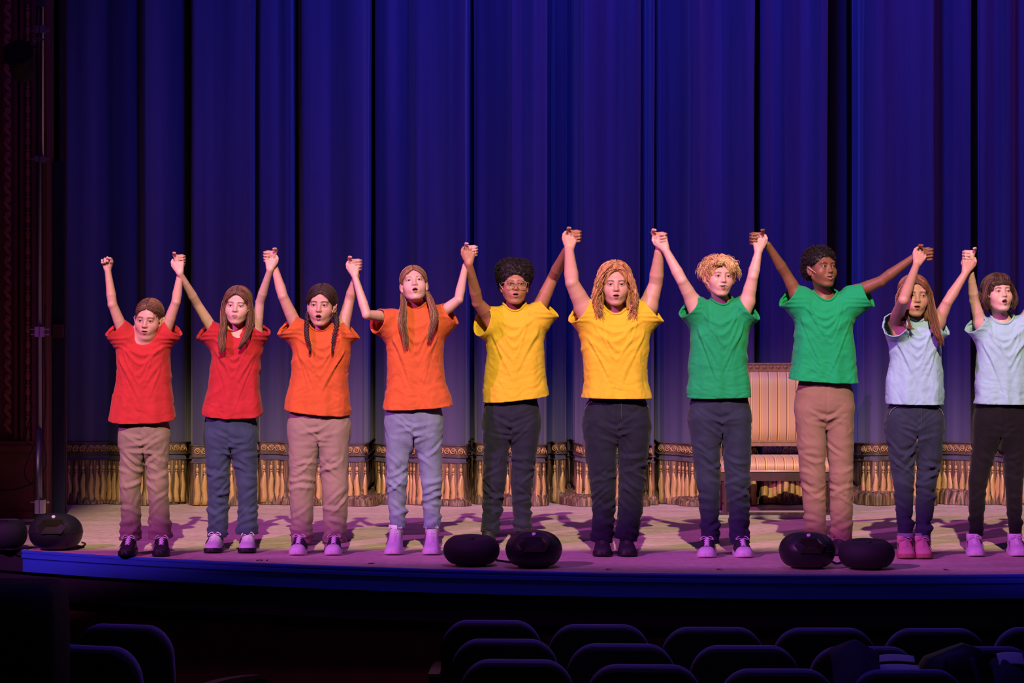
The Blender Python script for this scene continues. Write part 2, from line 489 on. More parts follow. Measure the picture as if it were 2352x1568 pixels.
def build_stage():
    xs = np.linspace(-4.6, 4.4, 121)
    mb = MB()
    front = arc_pts(AR, xs)
    n = len(xs)
    v = [(x, y, 0.0) for x, y in front] + [(x, 22.0, 0.0) for x in xs] + [(x, y, -0.02) for x, y in front] + [(x, 22.0, -0.02) for x in xs]
    q = []
    for i in range(n - 1):
        q.append([i, i+1, n+i+1, n+i]); q.append([2*n+i+1, 2*n+i, 3*n+i, 3*n+i+1]); q.append([2*n+i, 2*n+i+1, i+1, i])
    mb.add(v, q)
    tag(mb.build('floor', M_FLOOR), kind='structure')

    def band(name, x0, x1, prof, mat):
        """profile of (radius offset, z) swept along the apron edge; positive = towards the audience"""
        X = np.linspace(x0, x1, 90); rings = []
        for x in X:
            a = math.atan2(edge_y(x) - AY, x - AX); c, s = math.cos(a), math.sin(a)
            rings.append([(AX + (AR + o) * c, AY + (AR + o) * s, z) for o, z in prof])
        m = MB(); m.loft(rings); return tag(m.build(name, mat), kind='structure')
    xl = PX(47, 13.95)
    lip = [(-0.05, -0.021), (0.0, -0.001), (0.012, -0.001), (0.016, -0.006), (0.016, -0.016), (0.010, -0.019), (0.010, -0.024),
           (0.018, -0.027), (0.018, -0.046), (0.010, -0.050), (0.006, -0.056), (0.006, -0.128), (-0.05, -0.128)]
    band('trim_1', xl, 4.3, lip[::-1], M_FASCIA)
    band('trim_2', -4.5, xl - 0.004, [(0.0, -0.001), (0.0, -0.13), (-0.05, -0.13), (-0.05, -0.021)], M_BLACK)
    band('trim_3', -4.5, 4.3, [(-0.04, -0.13), (-0.04, -0.29), (-0.30, -0.29), (-0.30, -0.13)], M_BLACK)
    band('wall_front', -4.5, 4.3, [(-0.16, -0.291), (-0.16, HOUSE_Z), (-0.30, HOUSE_Z), (-0.30, -0.291)], M_PITWALL)
    mb = MB(); mb.box((-7, -3, HOUSE_Z - 0.05), (7, 14.2, HOUSE_Z)); tag(mb.build('floor', M_HOUSEFLOOR), kind='structure')

    # proscenium wall on the left
    wy = 16.55
    x_in = PX(108, wy)
    mb = MB(); mb.box((-4.6, wy, 0.0), (x_in, wy + 0.25, 6.5))
    wl = tag(mb.build('wall_left', M_WALL), kind='structure')
    # dado of the wall
    ztop = PZ(1012, wy)
    mb = MB(); mb.box((-4.6, wy - 0.06, 0.05), (PX(78, wy), wy, ztop - 0.07))
    mb.box((-4.6, wy - 0.10, ztop - 0.07), (PX(80, wy), wy, ztop - 0.03)); mb.box((-4.6, wy - 0.085, ztop - 0.03), (PX(79, wy), wy, ztop))
    mb.box((-4.6, wy - 0.09, 0.0), (PX(80, wy), wy, 0.05))
    mb.build('dado', M_DADO, wl)
    # raised stiles that frame the two carved strips
    for a, b in ((-8, 3), (35, 42), (50, 55), (76, 84)):
        mb = MB(); x0, x1 = PX(a, wy), PX(b, wy)
        mb.prism([(x0, ztop), (x1, ztop), (x1, 6.4), (x0, 6.4)], 0.04, c=(0, wy - 0.04, 0), bevel=0.006)
        mb.build('stile', M_WALL, wl)
    # carved leaf strip (slanting leaves and rosettes)
    leaf = MB(); rings = []
    for t in np.linspace(0, 1, 9):
        w = 0.016 * math.sin(math.pi * min(t * 0.9 + 0.08, 1)) + 0.001
        cx, cz = 0.028 * (t - 0.5) * 2, -0.036 * (t - 0.5) * 2
        rings.append([(cx + w * 0.8 * math.cos(u), -0.012 * max(math.sin(u), 0) - 0.001, cz + w * 0.6 * math.cos(u)) for u in np.linspace(0, math.pi, 7)])
    leaf.loft(rings, closed=False, cap=False); leaf_me = leaf.mesh('carved_leaf', M_CARVE, True)
    ros = MB(); ros.lathe([(0.026, 0), (0.024, 0.008), (0.014, 0.010), (0.011, 0.006), (0.010, 0.014), (0.004, 0.018), (0.0005, 0.018)], 10, R=[[1, 0, 0], [0, 0, -1], [0, 1, 0]])
    ros_me = ros.mesh('carved_rosette', M_CARVE, True)
    d = wy - 0.002
    for i in range(30):
        py = 985 - i * 34
        for me, nm, dy in ((leaf_me, 'carved_leaf', 0), (ros_me, 'carved_rosette', -17)):
            obj(nm, me, None, wl, (PX(19, d), d, PZ(py + dy, d)))
    # bead and spindle strip
    bead = MB()
    bead.lathe([(0.006, -0.055), (0.016, -0.045), (0.020, -0.02), (0.014, 0.0), (0.008, 0.012), (0.017, 0.018), (0.017, 0.026), (0.007, 0.032), (0.012, 0.044), (0.006, 0.055)], 8)
    bead_me = bead.mesh('carved_spindle', M_CARVE, True)
    for i in range(28):
        obj('carved_spindle', bead_me, None, wl, (PX(65, d), d - 0.004, PZ(1000 - i * 36, d)))
    # return of the wall and the black masking flats beside the curtain
    mb = MB(); mb.box((PX(102, wy + .02), wy - 0.03, 0.0), (PX(111, wy + .02), wy - 0.001, 6.5)); tag(mb.build('trim_4', mat_plain('ochre_edge', (0.14, 0.05, 0.012), 0.6)), kind='structure')
    mb = MB(); mb.box((x_in + 0.003, 17.0, 0.0), (PX(151, 17.0), 17.06, 6.5)); tag(mb.build('wall_left', mat_plain('dark_maroon_cloth', (0.06, 0.012, 0.02), 0.9)), kind='structure')
    # masking flat standing in front of it
    t = empty('masking_flat', (PX(137, 16.75), 16.75, 0), 'tall narrow black masking flat between steel pole and curtain', 'stage flat')
    mb = MB(); zt = PZ(372, 16.75)
    mb.box((PX(124, 16.75), 16.74, 0.0), (PX(149, 16.75), 16.76, zt)); mb.build('panel', mat_plain('navy_cloth', (0.010, 0.010, 0.045), 0.9), t)
    mb = MB(); mb.box((PX(111, 16.75), 16.73, 0.0), (PX(124, 16.75), 16.77, zt)); mb.build('frame_post', M_BLACK, t)
    mb = MB(); mb.box((PX(124, 16.75), 16.70, PZ(776, 16.75)), (PX(147, 16.75), 16.74, PZ(745, 16.75))); mb.build('bracket_plate', mat_plain('dark_maroon_paint', (0.07, 0.02, 0.03), 0.8), t)
    # back wall behind the curtain, side wall right (out of sight, closes the stage)
    mb = MB(); mb.box((-4.6, 22.0, 0), (4.4, 22.1, 6.5)); tag(mb.build('wall_back', M_BLACK), kind='structure')

build_stage()

# dance numbers painted on the lip of the stage, read from the stage side
def number(txt, px, py, w=None):
    d = FPX * CAMZ / (py - 784)
    cu = bpy.data.curves.new('painted_number', 'FONT'); cu.body = txt; cu.size = 0.085; cu.align_x = 'CENTER'; cu.align_y = 'CENTER'
    cu.extrude = 0.0004
    tmp = bpy.data.objects.new('tmp', cu); COL.objects.link(tmp)
    dg = bpy.context.evaluated_depsgraph_get()
    me = bpy.data.meshes.new_from_object(tmp.evaluated_get(dg)); me.name = 'painted_number'
    bpy.data.objects.remove(tmp)
    o = obj('painted_number', me, None, None, (PX(px, d), d, 0.0012))
    o.rotation_euler = (0, 0, math.pi)
    me.materials.clear(); me.materials.append(M_BLACK)
    return o
NUM = [('10', 605, 1286.5, 'by white running shoes'), ('8', 853, 1293.5, 'in front of white high-top shoes'),
       ('4', 1398, 1307, 'in front of all-black shoes'), ('2', 1652, 1307.5, 'in front of canvas shoes below green t-shirt'), ('2', 2173, 1308, 'in front of pink shoes')]
for t_, x_, y_, w_ in NUM:
    tag(number(t_, x_, y_), 'black number %s painted on stage floor edge %s' % (t_, w_), 'floor marking', 'numbers painted along the stage edge')

# ------------------------------------------------------------------ pole with clamps
def build_pole():
    d = 16.0; x = PX(93, d)
    t = empty('lighting_boom', (x, d, 0), 'vertical steel pipe boom with clamps at left of stage', 'pole')
    r = 0.018
    mb = MB(); mb.tube([(x - 0.01, d, 0.01), (x - 0.01, d, 6.4)], r, 14); mb.build('pipe', M_POLE, t, True)
    mb = MB(); mb.tube([(x + 0.016, d - 0.012, PZ(360, d)), (x + 0.016, d - 0.012, 6.4)], 0.008, 8); mb.build('conduit', M_METAL, t, True)
    mb = MB(); mb.tube([(x - 0.012, d - 0.005, 0.01), (x - 0.012, d - 0.005, PZ(985, d))], 0.024, 14); mb.build('sleeve', M_POLE, t, True)
    def clamp(py, h, bolts):
        z = PZ(py, d); m = MB()
        m.box((x - 0.03, d - 0.045, z - h), (x - 0.002, d + 0.03, z + h)); m.box((x + 0.002, d - 0.042, z - h), (x + 0.03, d + 0.03, z + h))
        c = m.build('clamp', M_METAL, t)
        for bz in bolts:
            m = MB(); m.tube([(x - 0.062, d - 0.02, z + bz), (x + 0.062, d - 0.02, z + bz)], 0.0045, 6); m.tube([(x + 0.05, d - 0.02, z + bz), (x + 0.058, d - 0.02, z + bz)], 0.009, 6)
            m.build('bolt', M_METAL, c)
    clamp(69, 0.024, (0.012, -0.012)); clamp(366, 0.018, (0.0,)); clamp(762, 0.034, (0.017, -0.017)); clamp(1163, 0.045, (0.03,))
    m = MB(); z = PZ(94, d); m.box((x - 0.045, d - 0.03, z - 0.014), (x - 0.02, d + 0.03, z + 0.014)); m.tube([(x - 0.03, d - 0.04, z + 0.008), (x + 0.055, d - 0.05, z + 0.001), (x + 0.07, d - 0.05, z - 0.008)], 0.007, 6)
    m.build('hook_clamp', M_METAL, t)
    m = MB(); z = PZ(0, d); m.box((x - 0.025, d - 0.04, z - 0.05), (x + 0.026, d + 0.03, z + 0.4)); m.build('junction_box', M_POLE, t)
    m = MB(); m.lathe([(0.10, 0.0), (0.10, 0.012), (0.03, 0.02), (0.03, 0.05), (0.026, 0.05)], 20, (x - 0.012, d, 0)); m.build('base_plate', M_POLE, t)
    # lantern hanging from the hook clamp, almost lost in the dark
    zl = PZ(120, d); xl = PX(48, d)
    t2 = empty('stage_lantern', (xl, d, zl), 'dark stage lantern hung on arm left of steel pole', 'lamp')
    m = MB(); m.tube([(x - 0.072, d, zl + 0.06), (xl, d, zl + 0.06)], 0.014, 10); m.build('arm', M_BLACK, t2, True)
    m = MB(); m.lathe([(0.03, -0.16), (0.075, -0.14), (0.085, 0.02), (0.10, 0.06), (0.10, 0.10), (0.09, 0.10), (0.08, 0.06)], 18, (xl, d - 0.02, zl - 0.06), [[1, 0, 0], [0, 0.5, -0.866], [0, 0.866, 0.5]]); m.build('housing', M_BLACK, t2, True)
    m = MB(); m.tube([(xl - 0.11, d - 0.02, zl - 0.08), (xl - 0.11, d, zl + 0.03), (xl, d, zl + 0.06), (xl + 0.11, d, zl + 0.03), (xl + 0.11, d - 0.02, zl - 0.08)], 0.008, 6); m.build('yoke', M_BLACK, t2, True)
build_pole()

def cable(pts, r, label, m=80, group='black cables at left of stage'):
    mb = MB(); mb.tube(catmull(pts, m), r, 6)
    return tag(mb.build('cable', M_BLACK, None, True), label, 'cable', group)
dd = 16.2
cable([P(74, 930, dd), P(60, 1000, dd), P(58, 1015, dd), P(75, 1025, dd), P(66, 1050, dd), P(56, 1085, dd), P(70, 1110, dd), P(80, 1098, dd)], 0.005, 'black cable looped on wall beside foot of steel pole')
cable([P(-20, 1125, dd), P(30, 1124, dd), P(62, 1115, dd), P(82, 1108, dd)], 0.006, 'black cable sagging across brown dado to steel pole')
cable([P(104, 700, dd), P(101, 780, dd), P(105, 900, dd), P(100, 1000, dd), P(106, 1062, dd), P(98, 1090, dd), P(104, 1150, dd), P(101, 1196, dd)], 0.006, 'black cable running down edge behind steel pole')
# ------------------------------------------------------------------ the house curtain
CD = 17.9
def curtain_plan():
    """pixel column at the curtain -> depth; panels that fold back behind one another"""
    F = [(128, .14), (150, .02), (200, .03), (240, .12), (290, .02), (318, .04), (340, -.12), (362, .02), (400, .04), (420, .10), (426, .62), (436, .66), (438, .10), (446, -.12), (500, -.08),
         (545, -.12), (576, -.02), (582, .16), (590, .14), (598, -.02), (640, .02), (660, -.04), (670, .02), (673, .62), (684, .66), (687, .02), (700, -.10), (760, -.05), (805, -.14), (838, -.16), (842, -.06), (844, .62), (858, .70), (861, .14),
         (890, .04), (935, .08), (955, -.06), (1015, -.10), (1055, -.18), (1070, -.14), (1073, .62), (1089, .70), (1092, .06), (1110, .06), (1160, -.04), (1176, -.14), (1200, -.04), (1228, -.16),
         (1250, -.10), (1257, .46), (1270, .50), (1276, .14), (1300, .20), (1304, .64), (1317, .66), (1322, .02), (1338, -.14), (1400, -.04), (1440, -.10), (1466, -.16), (1473, .30), (1484, .34), (1490, .04), (1500, -.06), (1503, .40),
         (1511, .44), (1518, .10), (1560, .02), (1590, -.14), (1625, -.02), (1660, .04), (1690, -.12), (1727, -.16), (1731, .50), (1744, .56), (1750, .0), (1775, .06), (1800, -.06), (1840, .04), (1880, -.12),
         (1893, -.10), (1897, .30), (1905, .60), (1935, .34), (1962, .40), (1968, .70), (1980, .70), (1984, .0), (2010, -.08), (2050, -.02), (2110, -.04), (2140, -.12), (2146, .12), (2160, .14), (2200, .02), (2228, -.08), (2234, .50), (2245, .54),
         (2250, -.02), (2290, .04), (2310, -.09), (2340, .06), (2400, -.08), (2450, .1), (2520, -.06), (2600, .1)]
    a = np.array([[PX(p, CD), d] for p, d in F])
    # dense, softened polyline
    pts = []
    for i in range(len(a) - 1):
        n = max(int(np.linalg.norm(a[i+1] - a[i]) / 0.012), 1)
        pts.append(a[i] + (a[i+1] - a[i]) * np.linspace(0, 1, n, endpoint=False)[:, None])
    p = np.concatenate(pts + [a[-1:]])
    for _ in range(4):
        p[1:-1] = 0.25 * p[:-2] + 0.5 * p[1:-1] + 0.25 * p[2:]
    # equal arc length
    s = np.concatenate([[0], np.cumsum(np.linalg.norm(np.diff(p, axis=0), axis=1))])
    S = np.linspace(0, s[-1], int(s[-1] / 0.0105))
    q = np.column_stack([np.interp(S, s, p[:, 0]), np.interp(S, s, p[:, 1])])
    return S, q

CS, CQ = curtain_plan()
CT = np.gradient(CQ, axis=0); CT /= np.linalg.norm(CT, axis=1)[:, None]
CN = np.column_stack([CT[:, 1], -CT[:, 0]])          # towards the audience
_rng = np.random.RandomState(5)
RIP = [(_rng.uniform(0.16, 0.5), _rng.uniform(0, 6.3), _rng.uniform(0.3, 1.0), _rng.uniform(-.5, .5)) for _ in range(7)]
TUCK = [(PX(p, CD), h, a) for p, h, a in ((845, .075, .07), (1010, .05, .05), (1165, .085, .05), (1330, .08, .08), (1460, .06, .05), (1590, .06, .05), (2010, .10, .06), (2190, .11, .04), (245, .03, .04), (700, .06, .03))]

def curtain_pt(s, z):
    """surface point for arc length s (array) and height z (array)"""
    x = np.interp(s, CS, CQ[:, 0]); d = np.interp(s, CS, CQ[:, 1])
    nx = np.interp(s, CS, CN[:, 0]); ny = np.interp(s, CS, CN[:, 1])
    L = np.hypot(nx, ny) + 1e-9; nx, ny = nx / L, ny / L
    zz = np.clip(z / 4.0, 0, 1.6)
    rip = 0
    for wl, ph, a, dr in RIP:
        rip = rip + a * np.sin(2 * np.pi * s / wl + ph + dr * zz * 2 + 0.6 * np.sin(1.3 * z + ph))
    rip = rip * 0.0060 * (0.45 + 0.8 * zz)
    fine = 0.0012 * np.sin(2 * np.pi * s / 0.083 + 1.5 * np.sin(s * 3.1)) * np.clip(z / 0.8, 0, 1)
    # cloth piles up a little at the floor
    low = np.exp(-(np.maximum(z, 0) / 0.09) ** 2)
    off = rip + fine + low * (0.012 + 0.012 * np.sin(s * 9.1) + 0.006 * np.sin(s * 23.7 + 1))
    for cx, h, a in TUCK:
        g = np.exp(-((x - cx) / 0.13) ** 2)
        off = off + a * g * (1 / (1 + np.exp((z - h) / 0.008))) - 0.02 * g * np.exp(-((z - h - 0.03) / 0.02) ** 2)
    # folds spread less towards the hem
    return np.stack([x + nx * off, CD + d + ny * off, z + 0.0 * s], -1), np.stack([nx, ny], -1)

def dz_band(s):
    """the trimming rides up and down a little from fold to fold"""
    return 0.010 * np.sin(s * 2.3) + 0.006 * np.sin(s * 5.9 + 1) - 0.02 * np.clip(-np.interp(s, CS, CQ[:, 1]), -.25, .2) * .6

def mat_curtain():
    m, nt, b = new_mat('blue_velour')
    tc = nt.nodes.new('ShaderNodeTexCoord')
    mp = nt.nodes.new('ShaderNodeMapping'); mp.inputs['Scale'].default_value = (14, 14, 0.35)
    nt.links.new(tc.outputs['Object'], mp.inputs[0])
    nz = nt.nodes.new('ShaderNodeTexNoise'); nz.inputs['Scale'].default_value = 0.6; nz.inputs['Detail'].default_value = 4
    nt.links.new(mp.outputs[0], nz.inputs['Vector'])
    r = nt.nodes.new('ShaderNodeValToRGB')
    r.color_ramp.elements[0].position = 0.3; r.color_ramp.elements[0].color = (0.060, 0.060, 0.10, 1)
    r.color_ramp.elements[1].position = 0.72; r.color_ramp.elements[1].color = (0.115, 0.112, 0.165, 1)
    nt.links.new(nz.outputs['Fac'], r.inputs[0]); nt.links.new(r.outputs[0], b.inputs['Base Color'])
    b.inputs['Roughness'].default_value = 0.85; b.inputs['Sheen Weight'].default_value = 0.25; b.inputs['Specular IOR Level'].default_value = 0.15
    n2 = nt.nodes.new('ShaderNodeTexNoise'); n2.inputs['Scale'].default_value = 350
    nt.links.new(tc.outputs['Object'], n2.inputs['Vector'])
    bp = nt.nodes.new('ShaderNodeBump'); bp.inputs['Strength'].default_value = 0.12; bp.inputs['Distance'].default_value = 0.002
    nt.links.new(n2.outputs['Fac'], bp.inputs['Height']); nt.links.new(bp.outputs[0], b.inputs['Normal'])
    return m

def mat_fringe():
    m, nt, b = new_mat('brown_gold_fringe')
    tc = nt.nodes.new('ShaderNodeTexCoord')
    mp = nt.nodes.new('ShaderNodeMapping'); mp.inputs['Scale'].default_value = (75, 75, 4)
    nt.links.new(tc.outputs['Object'], mp.inputs[0])
    nz = nt.nodes.new('ShaderNodeTexNoise'); nz.inputs['Scale'].default_value = 1.0; nz.inputs['Detail'].default_value = 4; nz.inputs['Distortion'].default_value = 0.5
    nt.links.new(mp.outputs[0], nz.inputs['Vector'])
    r = nt.nodes.new('ShaderNodeValToRGB')
    e = r.color_ramp.elements
    e[0].position = 0.36; e[0].color = (0.030, 0.018, 0.012, 1)
    e[1].position = 0.74; e[1].color = (0.42, 0.26, 0.09, 1)
    k = r.color_ramp.elements.new(0.52); k.color = (0.12, 0.068, 0.032, 1)
    nt.links.new(nz.outputs['Fac'], r.inputs[0]); nt.links.new(r.outputs[0], b.inputs['Base Color'])
    b.inputs['Roughness'].default_value = 0.6
    bp = nt.nodes.new('ShaderNodeBump'); bp.inputs['Strength'].default_value = 0.5; bp.inputs['Distance'].default_value = 0.004
    nt.links.new(nz.outputs['Fac'], bp.inputs['Height']); nt.links.new(bp.outputs[0], b.inputs['Normal'])
    return m

def build_curtain():
    root = empty('stage_curtain', (0.0, CD, 0.0), 'tall blue velour stage curtain with gold scroll band and tasselled hem', 'curtain')
    S = CS
    zs = np.concatenate([np.linspace(0.29, 0.9, 12, endpoint=False), np.linspace(0.9, 6.4, 24)])
    g, _ = curtain_pt(np.repeat(S, len(zs)), np.tile(zs, len(S)))
    n, m = len(S), len(zs)
    def grid_faces(n, m):
        i = np.arange(n - 1)[:, None] * m; j = np.arange(m - 1)[None, :]
        return np.stack([i + j, i + m + j, i + m + j + 1, i + j + 1], -1).reshape(-1, 4)
    part('cloth', g, grid_faces(n, m), mat_curtain(), root)
    # fringe cloth at the hem
    zs = np.concatenate([np.linspace(0.004, 0.14, 16, endpoint=False), np.linspace(0.14, 1.0, 8) * 0 + np.linspace(0.14, 0.325, 8)])
    m = len(zs); s2 = np.repeat(S, m); z2 = np.tile(zs, n)
    g, nn = curtain_pt(s2, z2)
    g[:, :2] += nn * (0.006 + 0.006 * np.sin(s2 * 110 + 2 * np.sin(z2 * 9 + s2 * 3)) * np.clip(1.2 - z2 / 0.25, 0, 1))[:, None]
    g[:, 2] += dz_band(s2) * np.clip(z2 / 0.3, 0, 1)
    M_FR = mat_fringe()
    part('fringe_cloth', g, grid_faces(n, m), M_FR, root)
    # scroll band
    gold_d = mat_plain('dull_gold_braid', (0.10, 0.066, 0.042), 0.55, 0.0, 0.3, 60)
    gold = mat_plain('gold_braid', (0.50, 0.31, 0.11), 0.4, 0.15, 0.35, 110, spec=0.6)
    zs = np.linspace(0.372, 0.452, 4); m = len(zs); s2 = np.repeat(S, m); z2 = np.tile(zs, n)
    g, nn = curtain_pt(s2, z2); g[:, :2] += nn * 0.006; g[:, 2] += dz_band(s2)
    part('braid_band', g, grid_faces(n, m), gold_d, root)
    for zc, r, mt in ((0.455, 0.0055, gold_d), (0.370, 0.0055, gold_d), (0.327, 0.0045, gold_d)):
        g, nn = curtain_pt(S, np.full(n, zc)); g[:, :2] += nn * 0.009; g[:, 2] += dz_band(S)
        mb = MB(); mb.tube(g[::2], r, 5); mb.build('cord', mt, root, True)
    # running scrolls, one piece each
    sc = MB()
    th = np.linspace(0.3, 2 * np.pi * 1.45, 18); rr = np.linspace(0.024, 0.010, 18)
    sc.tube(np.column_stack([rr * np.cos(th), np.full(18, -0.002), rr * np.sin(th)]), np.linspace(0.0052, 0.0036, 18), 5)
    sc.tube([(0.022, -0.002, 0.010), (0.030, -0.002, -0.006), (0.036, -0.002, -0.024)], 0.004, 5)
    sc.lathe([(0.007, 0), (0.006, 0.005), (0.002, 0.008), (0.0005, 0.008)], 7, R=[[1, 0, 0], [0, 0, -1], [0, 1, 0]])
    sc_me = sc.mesh('scroll', gold, True)
    def place(me, name, s, z, dz, off):
        pz, nn = curtain_pt(np.array([s]), np.array([z])); p = pz[0]; a = nn[0]
        p[:2] += a * off; p[2] += dz
        o = obj(name, me, None, root, tuple(p - np.array([0.0, CD, 0.0])))
        o.rotation_euler = (0, 0, math.atan2(a[0], -a[1])); return o
    smax = CS[-1]
    spots = np.arange(0.05, smax - 0.05, 0.0530)
    sx_, sd_ = np.interp(spots, CS, CQ[:, 0]), np.interp(spots, CS, CQ[:, 1])
    sn_ = np.interp(spots, CS, CN[:, 1])
    spots = spots[(sx_ < 3.95) & (sd_ < 0.42) & (sn_ < -0.30)]
    print('scrolls', len(spots))
    for s in spots:
        place(sc_me, 'scroll', s, 0.411, float(dz_band(np.array([s]))[0]), 0.010)
    # tassels: bead, collar and skirt
    tas_meshes = []
    rng = np.random.RandomState(3)
    for v in range(5):
        tb = MB()
        fl = 0.55
        def sq(prof, nn_, wob=0.0, ph=0.0):
            rings = []
            for r, z in prof:
                ring = []
                for k in range(nn_):
                    a = 2 * np.pi * k / nn_
                    q = r * (1 + wob * math.sin(5 * a + ph))
                    ring.append((q * math.cos(a) + wob * 0.02 * math.sin(z * 40 + ph), fl * q * math.sin(a), z))
                rings.append(ring)
            tb.loft(rings)
        sq([(0.003, 0.318), (0.004, 0.30), (0.004, 0.285)], 5)
        sq([(0.004, 0.290), (0.010, 0.285), (0.0135, 0.273), (0.011, 0.261), (0.004, 0.254)], 8)
        sq([(0.009, 0.2515), (0.010, 0.246), (0.009, 0.2405)], 8)
        sk = rng.uniform(0.85, 1.15)
        sq([(0.004, 0.241), (0.010 * sk, 0.222), (0.017 * sk, 0.185), (0.0205 * sk, 0.14), (0.020, 0.10), (0.0215, 0.055), (0.0225, 0.012)], 14, 0.20, v * 1.3)
        tas_meshes.append(tb.mesh('tassel', gold, True))
    for i, s in enumerate(spots):
        o = place(tas_meshes[i % 5], 'tassel', s, 0.17, -0.17 + float(dz_band(np.array([s]))[0]) * 0.7, 0.012)
        # lean with the fold
    return root
build_curtain()
# ------------------------------------------------------------------ people
def rot_zxy(yaw, pitch, roll):
    return np.array(Matrix.Rotation(math.radians(yaw), 3, 'Z') @ Matrix.Rotation(math.radians(-pitch), 3, 'X') @ Matrix.Rotation(math.radians(roll), 3, 'Y'))

def unit(v):
    v = np.asarray(v, float); return v / (np.linalg.norm(v) + 1e-12)

